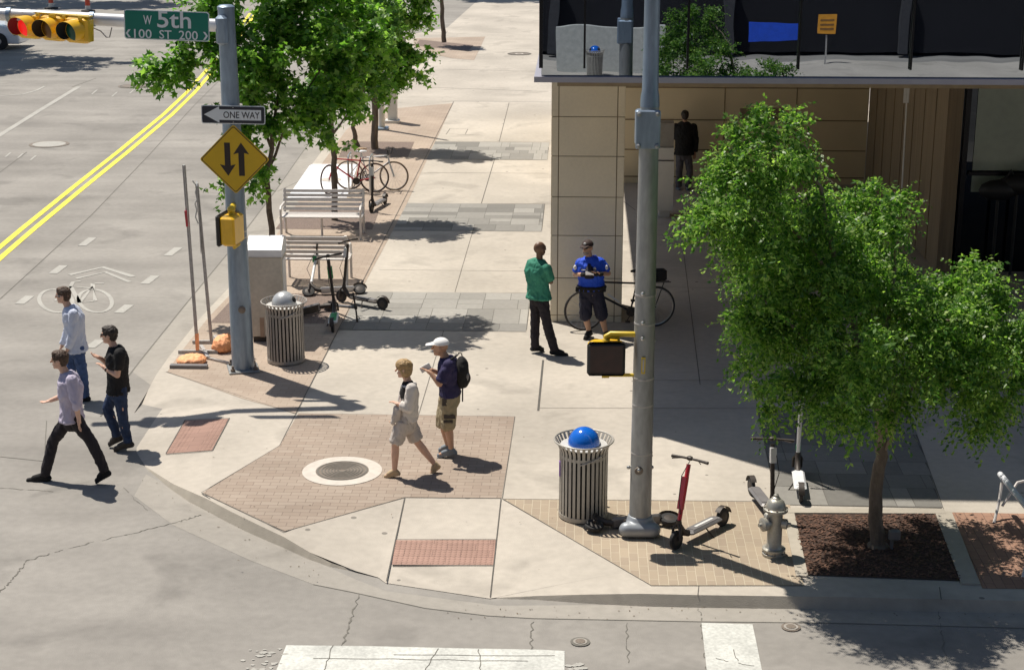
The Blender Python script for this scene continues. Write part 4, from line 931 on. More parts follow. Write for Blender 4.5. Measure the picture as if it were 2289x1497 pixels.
a = on(440, 745, D); MB().beam(p+Vector((0, 0, .06)), a, .05, .05).build('orange_sleeve', K['orange'], t)
t, p, top, D = stand(473, 768, 440, 410, 'shorter steel sign post on a stand, just right of the taller one')
MB().beam(top, on(449, 560, D), .012, .4, up=Vector((p.x, p.y, 0)).normalized()).build('sign_plate', K['sgback'], t)
b = MB(); b.tube([on(x, y, D) for x, y in ((430, 404), (440, 416), (437, 430), (441, 445), (436, 455), (440, 470), (437, 485), (443, 500))], .012, 6); b.build('clip_wire', K['kiosk'], t)
def sandbag(x, y, sx, sz, label, rz=0):
    c = G(x, y); b = MB(); b.ball(c+Vector((0, 0, sz*.8)), (sx, .2, sz), 20); b.ball(c+Vector((-sx*.7, 0, sz*.5)), (sx*.45, .12, sz*.4), 14)
    b.ball(c+RT*sx*.3+Vector((0, 0, sz*1.3)), (sx*.5, .13, sz*.6), 14)
    o = solid(b, 'sandbag', K['orange'], voxel=.016, wr=.018, wrs=14); tag(o, label, 'sandbag', 'orange sandbags weighting the sign stands'); return o
sandbag(500, 784, .15, .14, 'plump orange sandbag leaning against the foot of the left pole')
sandbag(430, 811, .21, .065, 'flat orange sandbag lying by the kerb, left of the pole')
b = MB(); b.beam(G(381, 822)+Vector((0, 0, .03)), G(464, 823)+Vector((0, 0, .03)), .10, .05); tag(b.build('steel_bar', K['scog']), 'short grey steel bar lying in front of the flat orange sandbag', 'steel bar')
b = MB(); b.beam(G(452, 800)+Vector((0, 0, .02)), G(523, 817)+Vector((0, 0, .02)), .04, .035); tag(b.build('steel_bar', K['steel']), 'thin dark steel bar lying between the sandbags and the left pole', 'steel bar')

# ================================================================== BENCHES
def bench(loc, rz, label, wd_=1.85, back=True):
    t = thing('park_bench', label, 'bench', loc, 'white slatted park benches'); loc = Vector(loc); M3 = Matrix.Rotation(rz, 3, 'Z'); m = K['benchw']
    P = lambda x, y, z: loc+M3@Vector((x, y, z))
    b = MB()
    for i in range(6): b.box(P(0, -.24+i*.088, .455-.006*(2-abs(i-3))), (wd_, .066, .028), M=M3, bev=.006)
    b.build('seat', m, t)
    b = MB()
    for i in range(5): b.box(P(0, .262+.022*i, .53+i*.088), (wd_, .026, .062), M=M3@Matrix.Rotation(R(-14), 3, 'X'), bev=.006)
    b.build('backrest', m, t)
    for sx_ in (-1, 1):
        x = sx_*(wd_/2-.03); b = MB()
        b.tube([P(x, -.25, 0), P(x, -.25, .45), P(x, -.26, .62), P(x, -.2, .66), P(x, .24, .66)], .024, 8)
        b.tube([P(x, .36, 0), P(x, .26, .42), P(x, .37, .93)], .026, 8); b.tube([P(x, -.25, .43), P(x, .27, .43)], .022, 8)
        b.build('end_frame', m, t, True)
    MB().tube([P(0, -.1, 0), P(0, -.1, .44)], .022, 8).build('leg', m, t, True)
    return t
bp = G(722, 541); bench(G(722, 530), R(1), 'white slatted bench facing the camera in front of the bicycles', 1.66)
bench(G(712, 628), R(180), 'white slatted bench turned away from the camera, half hidden by the cabinet', 1.2)
bb = thing('metal_bench', 'white metal bench end with a thick top rail at the right edge of the view', 'bench', G(2262, 1190))
r0 = G(2222, 1168); m = K['benchw']; Dq = dist(r0)
a = on(2236, 1060, Dq+.35); a2 = a+Vector((.10, -1.9, 0)); 
b = MB(); b.tube([a, a.lerp(a2, .5)+Vector((0, 0, .0)), a2], .036, 14); b.ball(a, .036, 12); b.build('top_rail', mat('rail_grey_white', (.62, .63, .66), .4, var=.05), bb, True)
b = MB(); c = a+Vector((.38, .02, -.02))
b.tube([r0, r0.lerp(a, .5)+RT*.03, a-Vector((0, .1, .06))], .018, 8); b.tube([a+Vector((0, -.2, -.32)), a+Vector((.18, -.1, -.06)), c+Vector((.2, 0, .02)), c+Vector((.5, 0, 0))], .016, 8); b.build('end_frame', m, bb, True)
b = MB()
for i in range(6): b.box(a+Vector((.35+i*.07, -.95, -.38)), (.055, 1.85, .02))
b.build('seat', m, bb)
b = MB(); q = G(2286, 1290); b.tube([q, a2.lerp(a, .3)+Vector((.02, 0, -.03))], .018, 8); b.build('leg', m, bb, True)
# ================================================================== HYDRANT
hp = G(1729, 1240)
t = thing('fire_hydrant', 'silver painted fire hydrant standing on pale bricks beside the mulch bed', 'fire hydrant', hp)
b = MB(); b.lathe(hp, [(.125, 0), (.13, .012), (.13, .035), (.118, .045), (.118, .065), (.13, .07), (.13, .09), (.10, .10), (.083, .13), (.082, .50), (.09, .52), (.135, .535), (.138, .565), (.115, .575)], 36)
b.build('barrel', K['hyd'], t, True)
b = MB(); b.lathe(hp, [(.112, .575), (.108, .60), (.09, .645), (.06, .675), (.045, .68), (.045, .692), (.03, .70), (.028, .725), (.012, .74)], 36); b.build('bonnet', K['hyd'], t, True)
b = MB()
for k in range(8):
    a = 2*pi*k/8; q = hp+Vector((cos(a)*.122, sin(a)*.122, .566)); b.lathe(q, [(.011, 0), (.011, .016)], 6)
    q = hp+Vector((cos(a)*.118, sin(a)*.118, .035)); b.lathe(q, [(.011, 0), (.011, .016)], 6)
b.build('bolts', K['iron'], t)
def nozzle(d, r, z, L):
    b = MB(); q = basis(d); Mq = Matrix((q[0], q[1], d.normalized())).transposed()
    b.lathe(hp+Vector((0, 0, z)), [(r*.9, .05), (r*.9, L-.06), (r*1.25, L-.055), (r*1.3, L), (r*.9, L+.012), (.022, L+.016), (.022, L+.045)], 20, M=Mq); return b.build('nozzle', K['hyd'], t, True)
nozzle((-RT*.93-FW*.36), .06, .39, .16); nozzle((RT*.9-FW*.3), .045, .39, .13); nozzle((-RT*.5+FW*.85), .045, .42, .13)

# ================================================================== SCOOTERS
def scooter(rear, front, label, stem=None, deck=None, lean=0, bar=0, tag_m=None, box=None, stemlen=1.02, lift=0, low=None, grip=None, stand_=True, back=.16, mk=None):
    stem = stem or K['scod']; deck = deck or K['scog']; low = low or K['scod']
    d = front-rear; d.z = 0; d.normalize(); o = (front+rear)/2; s = Vector((-d.y, d.x, 0)); zz = Vector((0, 0, 1))
    Ml = Matrix.Rotation(R(lean), 3, d); s2, z2 = Ml@s, Ml@zz
    t = thing('electric_scooter', label, 'scooter', o, 'dockless electric scooters left on the pavement')
    P = lambda x, y, z: o+d*x+s2*y+z2*z+zz*lift
    M3 = Matrix((d, s2, z2)).transposed(); A = Matrix.Rotation(pi/2, 3, 'X')
    for x, nm in ((.45, 'wheel'), (-.45, 'wheel')):
        b = MB(); b.lathe(P(x, 0, .112), [(.085, -.022), (.105, -.02), (.112, 0), (.105, .02), (.085, .022)], 24, M=M3@A); w = b.build(nm, K['rubber'], t, True)
        MB().lathe(P(x, 0, .112), [(.03, -.028), (.084, -.018), (.084, .018), (.03, .028)], 16, M=M3@A).build('hub', low, w, True)
    b = MB(); b.box(P(-.06, 0, .128), (.60, .155, .05), M=M3, bev=.022); b.build('deck', deck, t)
    MB().box(P(-.06, 0, .157), (.46, .105, .004), M=M3).build('grip_tape', grip or K['scod'], t)
    b = MB(); b.tube([P(.22, 0, .125), P(.31, 0, .16), P(.385, 0, .27), P(.39, 0, .33)], [.04, .04, .035, .032], 10); b.tube([P(.45, .05, .11), P(.43, .05, .24), P(.395, 0, .30)], .017, 8); b.tube([P(.45, -.05, .11), P(.43, -.05, .24), P(.395, 0, .30)], .017, 8); b.build('fork', low, t, True)
    tx = .39-back; Z = stemlen
    b = MB(); b.tube([P(.392, 0, .28), P(.39-back*.9, 0, Z-.05)], .026, 12); b.build('stem', stem, t, True)
    b = MB(); e = Matrix.Rotation(R(bar), 3, z2); hb = e@s2
    c = P(tx, 0, Z); b.tube([c-hb*.25, c-hb*.1+z2*.01, c+hb*.1+z2*.01, c+hb*.25], [.019, .014, .014, .019], 10); b.box(c+z2*.015, (.05, .07, .05), M=M3, bev=.012)
    b.tube([c+hb*.12, c+hb*.2+d*.07], .006, 6); b.tube([c-hb*.12, c-hb*.2+d*.07], .006, 6); b.build('handlebar', K['scod'], t, True)
    b = MB(); b.tube([P(.38, .02, .4), P(.44, .05, .62), P(.35, .03, .85), P(tx+.04, .03, Z)], .005, 6); b.build('cable', K['rubber'], t)
    b = MB(); n = 9; vs = []
    for k in range(n):
        a = R(40+130*k/(n-1))
        for y in (-.035, .035): vs.append(P(-.45+cos(a)*.135, y, .112+sin(a)*.135))
    b.add(vs, [(2*k, 2*k+2, 2*k+3, 2*k+1) for k in range(n-1)]); b.build('mudguard', K['scod'], t, True)
    if stand_: MB().tube([P(-.05, .05, .11), P(-.09, .13, .0)], .009, 6).build('kickstand', K['scod'], t)
    if box:
        for bm, z0, z1, r in box:
            q = P(.39-back*(z0-.28)/(Z-.28)*.95, 0, z0); q2 = P(.39-back*(z1-.28)/(Z-.28)*.95, 0, z1); b = MB(); b.beam(q+d*.02, q2+d*.02, r, r*.85, up=d); b.build('stem_box', bm, t)
    if mk: MB().box(P(-.08, 0, .1605), (.34, .035, .003), M=M3).build('deck_lettering_strip', mk, t)
    return t
scooter(G(1606, 1180), G(1522, 1222), 'upright scooter with a bright red stem, between the right pole and the hydrant', K['redp'], K['scog'], lean=4, back=.24, stemlen=.98, grip=K['scog'], box=[(K['redp'], .45, .80, .062)], mk=K['deckw'])
scooter(G(1684, 1112), G(1722, 1162), 'scooter with a dark stem and white panel near its top, standing behind the hydrant', K['scod'], K['scog'], lean=0, back=.10, stemlen=.98, bar=-18, grip=K['scog'], box=[(K['scow'], .72, .90, .07)])
scooter(G(1789, 1118), G(1781, 1064), 'white scooter with a green rear mudguard, seen from behind beside the mulch bed', K['scow'], K['scow'], lean=0, back=.10, stemlen=1.05, grip=K['mull'] if False else K['cabtop'], box=[(K['lime'], .36, .42, .06)])
scooter(G(1500, 1182), G(1335, 1196), 'dark scooter lying on its side behind the right pole', K['scod'], K['scog'], lean=80, lift=.06, stand_=False)
scooter(G(743, 752), G(753, 700), 'black-stemmed scooter with green fittings standing at the edge of the grey pavers', K['scod'], K['scow'], lean=-5, back=.06, bar=30, stemlen=1.08, box=[(K['lime'], .70, .90, .08)], grip=K['lime'])
scooter(G(852, 692), G(766, 676), 'all-black scooter whose deck points right onto the grey pavers', K['scod'], K['scod'], lean=2, back=.10, stemlen=1.1, grip=K['scog'], box=[(K['scow'], .82, .98, .07)])
scooter(G(790, 660), G(706, 664), 'fallen white scooter with a green handle leaning toward the cabinet', K['scow'], K['scow'], lean=58, lift=.02, bar=0, stand_=False, box=[(K['lime'], .86, .94, .075)])
scooter(G(640, 712), G(722, 690), 'grey scooter lying flat between the silver-domed can and the black scooters', K['scog'], K['scog'], lean=80, lift=.07, stand_=False)
scooter(G(868, 452), G(823, 480), 'dark scooter standing alone in front of the parked bicycles', K['scod'], K['scog'], lean=0, back=.05, stemlen=1.1, grip=K['scog'], box=[(K['scow'], .80, .98, .08)])

# ================================================================== BICYCLES
def bike(rear, front, label, frame, tyre=None, lean=0, saddle=None, drop=False, bag=False, curved=False, steer=0, rtyre=None):
    tyre = tyre or K['rubber']; d = front-rear; d.z = 0; wb = d.length; d.normalize(); s = Vector((-d.y, d.x, 0)); zz = Vector((0, 0, 1))
    Ml = Matrix.Rotation(R(lean), 3, d); s, zz = Ml@s, Ml@zz
    t = thing('bicycle', label, 'bicycle', (rear+front)/2, 'bicycles')
    P = lambda x, y, z: rear+d*x+s*y+zz*z; r = .335
    for x in (0, wb):
        c = P(x, 0, r); n = 36; dd = (Matrix.Rotation(R(steer), 3, zz)@d) if x else d
        b = MB(); b.tube([c+dd*cos(2*pi*k/n)*r*.965+zz*sin(2*pi*k/n)*r*.965 for k in range(n)], .018, 8, closed=True); w = b.build('wheel', tyre, t, True)
        b = MB(); b.tube([c+dd*cos(2*pi*k/n)*r*.91+zz*sin(2*pi*k/n)*r*.91 for k in range(n)], .009, 6, closed=True); b.build('rim', K['chrome'] if rtyre is None else rtyre, w, True)
        b = MB()
        for k in range(18): a = 2*pi*k/18; b.tube([c+s*.02*(1 if k % 2 else -1), c+(dd*cos(a)+zz*sin(a))*r*.9], .002, 4)
        b.tube([c-s*.05, c+s*.05], .018, 8); b.build('spokes', K['chrome'], w)
    bbk = P(.42, 0, .28); st = P(.30, 0, .80); hd = P(wb-.14, 0, .80); hd2 = P(wb-.11, 0, .66)
    b = MB(); T = lambda *q, rr=.016: b.tube(q, rr, 10)
    T(bbk, st); T(bbk, hd2, rr=.019); T(P(.325, 0, .74), hd) if not curved else T(P(.35, 0, .55), P(.6, 0, .6), hd2+zz*.05)
    T(hd, hd2, rr=.02)
    for y in (-.045, .045): T(P(0, y, r), bbk+s*y*.6, rr=.010); T(P(0, y, r), P(.315, y*.3, .72), rr=.009); T(P(wb, y, r), P(wb-.10, y, .62), hd2, rr=.012)
    b.build('frame', frame, t, True)
    b = MB(); b.tube([st, P(.28, 0, .92)], .013, 8); b.build('seat_post', K['chrome'], t, True)
    b = MB(); b.ball(P(.25, 0, .945), (.10, .07, .03), 12, M=Matrix((d, s, zz)).transposed()); b.tube([P(.27, 0, .945), P(.42, 0, .945)], [.035, .018], 10); b.build('saddle', saddle or K['black'], t, True)
    b = MB(); h0 = P(wb-.16, 0, .95)
    b.tube([hd, h0], .014, 8)
    if drop:
        for y in (-1, 1): b.tube([h0, h0+s*y*.2, h0+s*y*.21+d*.09, h0+s*y*.21+d*.07-zz*.12, h0+s*y*.21-d*.03-zz*.14], .012, 8)
    else: b.tube([h0-s*.3-d*.05, h0-s*.1+d*.02, h0+s*.1+d*.02, h0+s*.3-d*.05], .013, 8)
    b.build('handlebar', K['black'], t, True)
    b = MB(); b.lathe(bbk+s*.04, [(.085, 0), (.085, .004)], 22, M=Matrix((d, zz, s)).transposed()); b.tube([bbk-s*.08, bbk+s*.08], .018, 8); b.tube([bbk+s*.07, bbk+s*.07+(d*.5-zz)*.15], .010, 6); b.tube([bbk-s*.07, bbk-s*.07-(d*.5-zz)*.15], .010, 6)
    for sg in (1, -1): q = bbk+s*.11*sg+(d*.5-zz)*.15*sg; b.box(q, (.08, .09, .02))
    b.build('crank', K['scod'], t)
    if bag:
        b = MB(); 
        for y in (-.05, .05): b.tube([P(-.25, y, .74), P(.28, y, .76)], .008, 6)
        b.tube([P(-.15, 0, .74), P(0, 0, r)], .008, 6); b.build('rack', K['black'], t)
        MB().box(P(-.05, 0, .86), (.26, .17, .20), M=Matrix((d, s, zz)).transposed(), bev=.03).build('bag', K['tee'], t)
        MB().beam(P(.60, -.026, .43), P(.80, -.026, .58), .004, .03, up=zz).build('frame_lettering', K['scow'], t)
    return t
bike(G(838, 430), G(737, 434), 'red-framed bicycle with dark tyres leaning at the rack behind the bench', K['redp'], mat('dark_brown_tyre', (.07, .035, .025), .8), lean=4, saddle=K['scow'], steer=50)
bike(G(781, 424), G(881, 426), 'pale silver bicycle with thin tan tyres, right of the red bicycle', K['scow'], mat('tan_tyre', (.22, .16, .11), .8), lean=-5, saddle=K['tan_s'], drop=True)
bike(G(1464, 729), G(1306, 738), 'black patrol bicycle with a rear bag parked behind the officer', K['black'], mat('patrol_tyre', (.05, .045, .04), .8), bag=True, lean=3)
for i, (x, y) in enumerate(((780, 431), (828, 436))):
    c = G(x, y); b = MB(); b.tube([c, c+Vector((0, 0, .75)), c+Vector((0, .08, .84)), c+Vector((0, .5, .84)), c+Vector((0, .58, .75)), c+Vector((0, .58, 0))], .024, 10)
    tag(b.build('bike_rack', K['chrome'], None, True), ('steel hoop bicycle rack, left one behind the bench', 'steel hoop bicycle rack, right one behind the lone scooter')[i], 'bike rack', 'steel hoop bike racks')

# ================================================================== TREES
def leaves(name, twigs, m, parent, size, per, spread, droop, seed, star=False):
    """twigs: (N,3) starts and (N,3) directions"""
    rg = np.random.default_rng(seed); P, Dn = twigs; N = len(P)
    L = spread*rg.uniform(.6, 1.3, (N, 1, 1)); t = (np.arange(per)/(per-1)).reshape(1, per, 1)
    D0 = Dn/np.linalg.norm(Dn, axis=1, keepdims=True); D0 = D0.reshape(N, 1, 3)
    ax = P.reshape(N, 1, 3)+D0*t*L; ax = ax.copy(); ax[:, :, 2] -= (droop*(t**2)*L)[:, :, 0]
    dirs = np.repeat(D0, per, 1).copy(); dirs[:, :, 2] -= (2*droop*t)[:, :, 0]
    up = rg.normal(0, .45, (N, 1, 3))+np.array([0, 0, 1.0]); side = np.cross(dirs, np.repeat(up, per, 1)); side /= np.linalg.norm(side, axis=2, keepdims=True)+1e-9
    sg = np.where(np.arange(per) % 2 == 0, 1., -1.).reshape(1, per, 1)
    d = side*sg*.85+dirs*.55+rg.normal(0, .33, (N, per, 3)); d /= np.linalg.norm(d, axis=2, keepdims=True)
    n = rg.normal(0, .5, (N, per, 3))+np.array([0, 0, .8]); w = np.cross(d, n); w /= np.linalg.norm(w, axis=2, keepdims=True)+1e-9
    s = size*rg.uniform(.5, 1.5, (N, per, 1))*rg.uniform(.8, 1.2, (N, 1, 1)); c = ax+rg.normal(0, size*.25, (N, per, 3))
    nn = np.cross(w, d)
    if star: V = [c, c+d*s*.45+w*s*.62-nn*s*.1, c+d*s*.62+w*s*.2, c+d*s*1.1-nn*s*.15, c+d*s*.62-w*s*.2, c+d*s*.45-w*s*.62-nn*s*.1]; k = 6; fc = [(0, 1, 2), (0, 2, 4), (2, 3, 4), (0, 4, 5)]
    else: V = [c, c+d*s*.45+w*s*.27, c+d*s-nn*s*.12, c+d*s*.45-w*s*.27]; k = 4; fc = [(0, 1, 2, 3)]
    V = np.stack([v.reshape(-1, 3) for v in V], 1).reshape(-1, 3); M_ = N*per
    q = len(fc[0]); F_ = (np.array(fc).reshape(1, -1, q)+(np.arange(M_)*k).reshape(-1, 1, 1)).reshape(-1, q)
    me = bpy.data.meshes.new(name); me.vertices.add(len(V)); me.vertices.foreach_set('co', V.ravel().astype(np.float32))
    me.loops.add(F_.size); me.loops.foreach_set('vertex_index', F_.ravel().astype(np.int32))
    me.polygons.add(len(F_)); me.polygons.foreach_set('loop_start', (np.arange(len(F_))*q).astype(np.int32)); me.polygons.foreach_set('loop_total', np.full(len(F_), q, np.int32))
    me.materials.append(m); me.update(); me.validate()
    o = bpy.data.objects.new(name, me); C.objects.link(o); o.parent = parent; o.matrix_parent_inverse = mw(parent).inverted(); return o
def twigs(lobes, n, seed, lo=.5, clump=.0):
    rg = np.random.default_rng(seed); P, D = [], []; tot = sum(l[2] for l in lobes)
    for c, r, wt in lobes:
        k = int(n*wt/tot); nc = max(8, k//18)
        cd_ = rg.normal(0, 1, (nc, 3)); cd_ /= np.linalg.norm(cd_, axis=1, keepdims=True); cr = rg.uniform(lo, 1, (nc, 1))**.7*rg.uniform(.78, 1.12, (nc, 1))
        cc = cd_*cr
        i = rg.integers(0, nc, k); p = cc[i]+rg.normal(0, .105, (k, 3)); d = p+rg.normal(0, .45, (k, 3)); d[:, 2] += .15
        P.append(np.array(c)+p*np.array(r)); D.append(d)
    return np.concatenate(P), np.concatenate(D)
def lobe(x, y, rp, D, wt=1, flatk=1.0, dk=1.0):
    c = on(x, y, D); r = rp*D/F*1.02
    return (tuple(c), (r, r*dk, r*flatk), wt)
def limb(b, pts, r0, r1, n=9):
    pts = [Vector(p) for p in pts]; q = dens(pts, 3); m = len(q)
    q = [p+Vector((random.uniform(-1, 1), random.uniform(-1, 1), random.uniform(-.5, .5)))*(.025 if 0 < i < m-1 else 0) for i, p in enumerate(q)]
    b.tube(q, [r0+(r1-r0)*i/(m-1) for i in range(m)], n)
# front honey-locust-like tree
tb = G(1962, 1222); DT = dist(tb)
t = thing('street_tree', 'feathery bright green tree rising from the mulch bed at the right', 'tree', tb)
rl = [(1700, 345, 92, -.3, 1.1), (1640, 445, 95, -.2, 1.1), (1760, 430, 110, .1, 1.1), (1720, 540, 125, -.2, 1.3), (1900, 480, 85, .2, .8), (1960, 470, 62, .2, .6), (1850, 590, 125, .2, 1.4), (1690, 700, 100, -.2, 1.1), (1770, 690, 110, .3, 1.1),
      (1930, 620, 105, .3, 1.0), (1675, 755, 58, -.3, .6), (1755, 800, 88, -.2, 1.0), (1880, 770, 110, -.8, 1.3), (1900, 880, 80, -.7, .8), (2010, 740, 115, -.5, 1.2), (2120, 700, 110, -.2, 1.2), (2190, 650, 62, 0, .6), (2240, 730, 90, .1, 1),
      (2180, 800, 105, -.3, 1.1), (2080, 830, 100, -.5, 1), (2230, 880, 62, -.2, .7), (2190, 930, 40, -.2, .4), (1705, 895, 26, -.2, .2), (1960, 890, 70, -.2, .6), (1840, 880, 36, -.3, .3), (2300, 790, 80, .1, .7), (1580, 500, 36, -.1, .3), (1740, 280, 40, -.25, .3)]
Dc = DT-.3
lob = [lobe(x, y, r*.82, Dc+dd*.8, w, .9, 1.45) for x, y, r, dd, w in rl]
lob += [lobe(x, y, r, DT+.85, w, .8, .9) for x, y, r, w in ((1740, 500, 115, 1.3), (1850, 560, 120, 1.5), (1770, 620, 115, 1.4), (1950, 680, 110, 1.4), (2090, 760, 110, 1.3), (1890, 720, 105, 1.2))]
leaves('crown', twigs(lob, 8200, 3, .45), K['leafr'], t, .048, 17, .31, .42, 5)
b = MB(); f1 = on(1972, 985, DT-.05)
limb(b, [tb, on(1955, 1130, DT), on(1968, 1040, DT-.02), f1], .085, .062, 12); b.ball(tb+Vector((0, 0, .01)), (.13, .12, .06), 12); b.build('trunk', K['bark'], t, True)
b = MB()
limb(b, [on(1968, 1015, DT), on(1998, 965, DT-.2), on(2005, 920, DT-.3), on(2090, 800, Dc-.2)], .03, .012)
limb(b, [f1, on(1960, 900, DT-.3), on(1900, 700, Dc), on(1830, 420, Dc), on(1760, 300, Dc-.1)], .058, .010)
limb(b, [on(1955, 890, DT-.3), on(1800, 760, Dc-.1), on(1700, 660, Dc-.2)], .032, .008)
limb(b, [on(1880, 640, Dc), on(1780, 520, Dc), on(1660, 430, Dc-.2)], .028, .008)
limb(b, [f1, on(2010, 850, DT-.3), on(2120, 720, Dc-.1), on(2230, 700, Dc)], .045, .008)
limb(b, [on(2020, 830, DT-.3), on(2180, 880, Dc-.2)], .02, .006); limb(b, [on(1965, 880, DT-.3), on(2000, 600, Dc+.2), on(2005, 450, Dc+.2)], .03, .007)
limb(b, [on(1760, 290, Dc-.1), on(1800, 330, Dc), on(1840, 385, Dc), on(1862, 410, Dc)], .012, .007); limb(b, [on(2000, 430, Dc+.15), on(2018, 490, Dc+.1), on(2020, 560, Dc), on(2050, 600, Dc)], .009, .005)
b.build('limbs', mat('limb_bark', (.24, .19, .14), .85, var=.3, scale=12), t, True)
# small pale fixture strapped beside the trunk
q = G(1992, 1228); b = MB(); b.tube([q, q+Vector((0, 0, .14))], .02, 8); b.box(q+Vector((.02, -.02, .19)), (.13, .08, .13), bev=.02)
tag(b.build('garden_light', K['scog'], None), 'small grey garden light on a stake beside the trunk of the front tree', 'garden light')

def mtree(base, label, lob_, n, seed, trunk, limbs_, tr=.07, bark='bark2', size=.092, spread=.3, per=8, name='street_tree', lo=.35):
    t = thing(name, label, 'tree', base, 'broad-leaved street trees')
    leaves('crown', twigs(lob_, n, seed, lo), K['leafl'], t, size, per, spread, .25, seed+1, star=True)
    b = MB(); limb(b, trunk, tr, tr*.6, 10); b.build('trunk', K[bark], t, True)
    b = MB()
    for l in limbs_: limb(b, l, tr*.45, .012, 7)
    b.build('limbs', K[bark], t, True); return t
ta = G(607, 692); DA = dist(ta)
la = [lobe(x, y, r, DA+dd, w) for x, y, r, dd, w in ((600, 225, 75, -.2, 1), (545, 175, 62, -.4, .9), (655, 260, 68, -.2, .8), (570, 290, 40, -.2, .4), (700, 180, 80, -.3, 1), (620, 110, 90, 0, 1.2), (760, 130, 80, -.2, 1), (540, 70, 70, .2, 1), (700, 50, 90, .2, 1.2),
      (795, 160, 44, .1, .5), (450, 105, 52, .1, .7), (385, 140, 40, .1, .5), (350, 150, 24, .1, .25), (470, 45, 60, .4, .7), (620, 0, 90, .3, 1.1), (790, 70, 70, .4, .9), (580, 390, 26, -.1, .25), (720, 290, 16, .1, .12), (745, 215, 34, .1, .4), (520, 250, 22, -.1, .15), (700, -70, 90, .2, 1), (560, -60, 80, .3, 1), (450, 5, 45, .4, .4), (495, 410, 14, -.3, .06))]
mtree(ta, 'nearest street tree, trunk rising behind the cabinet, crown behind the street name sign', la, 2500, 11, [ta, on(605, 510, DA), on(600, 400, DA-.1), on(608, 300, DA-.1)],
      [[on(600, 380, DA), on(640, 280, DA), on(720, 150, DA)], [on(606, 330, DA), on(560, 200, DA), on(540, 60, DA+.2)], [on(606, 300, DA), on(480, 150, DA), on(370, 140, DA+.1)], [on(608, 300, DA), on(640, 100, DA), on(650, -60, DA+.2)]], .06)
tb2 = G(748, 492); DB = dist(tb2)
lb2 = [lobe(x, y, r, DB+dd, w) for x, y, r, dd, w in ((740, 185, 40, 0, .7), (800, 195, 38, .2, .8), (835, 165, 34, .2, .6), (780, 140, 55, .2, .9), (830, 100, 46, .4, .8), (810, 20, 66, .4, 1.1), (740, 60, 60, .2, .8), (700, 215, 36, 0, .5), (845, 40, 34, .3, .4), (770, -40, 70, .3, .8), (790, 320, 8, -.1, .02))]
mtree(tb2, 'broad-leaved street tree standing in the pit behind the white bench', lb2, 1500, 21, [tb2, on(746, 400, DB), on(745, 330, DB), on(741, 250, DB), on(750, 160, DB)],
      [[on(744, 300, DB), on(765, 275, DB), on(815, 200, DB)], [on(742, 250, DB), on(700, 200, DB), on(690, 120, DB)], [on(745, 220, DB), on(840, 120, DB), on(860, 40, DB)]], .07, 'bark')
tc2 = G(838, 333); DCt = dist(tc2)
lc = [lobe(x, y, r, DCt+dd, w) for x, y, r, dd, w in ((830, 120, 40, 0, .8), (890, 140, 34, 0, .7), (925, 145, 28, 0, .5), (950, 135, 20, 0, .3), (860, 180, 26, 0, .5), (830, 200, 24, .1, .5), (860, 60, 45, .2, .9), (900, 20, 40, .3, .8), (945, 15, 34, .3, .7), (900, -50, 60, .3, 1), (820, 20, 50, .3, .8))]
mtree(tc2, 'broad-leaved street tree behind the bicycles, one leafy branch reaching right', lc, 1050, 31, [tc2, on(838, 270, DCt), on(836, 180, DCt), on(840, 90, DCt)],
      [[on(836, 200, DCt), on(880, 150, DCt), on(940, 140, DCt)], [on(838, 160, DCt), on(820, 80, DCt), on(830, 0, DCt)]], .10, 'bark', size=.11)
td = G(800, 328)
t = thing('tree_stump', 'thin crooked bare trunk beside the street tree behind the bicycles', 'tree', td); D = dist(td)
b = MB(); limb(b, [td, on(793, 305, D), on(789, 275, D), on(790, 262, D)], .075, .04); b.build('trunk', K['bark'], t, True); b = MB(); limb(b, [on(789, 275, D), on(781, 262, D)], .02, .01, 6); limb(b, [on(790, 265, D), on(801, 258, D), on(799, 272, D)], .02, .01, 6); b.build('limbs', K['bark'], t, True)
te = G(993, 95); DE = dist(te)
lE = [lobe(x, y, r, DE, w) for x, y, r, w in ((985, -40, 26, 1), (1000, -70, 30, 1), (975, -90, 30, 1))]
mtree(te, 'slim far street tree on the brick corner across the alley', lE, 260, 41, [te, on(990, 60, DE), on(988, 0, DE), on(987, -40, DE), on(985, -90, DE)], [[on(987, -20, DE), on(975, -70, DE)]], .10, 'bark', size=.13)
MB().box(te+Vector((0, 0, .18))-FW*.1, (.16, .05, .34)).build('trunk_guard', K['kiosk'], bpy.data.objects[C.objects[-1].name].parent if False else None) if False else None
# street trees outside the frame that throw the shade on the far road
def shade_tree(x, y, hgt, rad, n, seed, label):
    g = G(x, y, ROAD); L = (hgt)/math.tan(SUN_EL); c = g+Vector((sdir.x, sdir.y, 0)).normalized()*L; c.z = hgt+ROAD
    lob_ = [((c.x+random.uniform(-1, 1)*rad*.7, c.y+random.uniform(-1, 1)*rad*.45, c.z+random.uniform(-.3, .5)*rad), (rad*.55, rad*.5, rad*.4), 1) for _ in range(9)]
    bs = Vector((c.x-rad*.4, c.y+.3, ROAD)); mtree(bs, label, lob_, n, seed, [bs, bs.lerp(c, .5), c], [[bs.lerp(c, .6), Vector(lob_[0][0])], [bs.lerp(c, .6), Vector(lob_[3][0])]], .13, size=.19, per=9, spread=.5)
random.seed(3)
shade_tree(30, 140, 8.5, 4.0, 2600, 51, 'tall street tree left of the view, shading the far road near the white car')
shade_tree(190, 8, 9.5, 4.0, 2400, 61, 'tall street tree above the left edge, shading the road by the red and white posts')
shade_tree(1150, -4, 10, 3.2, 1600, 71, 'tall street tree beyond the alley, shading the top of the view')
random.seed(12)
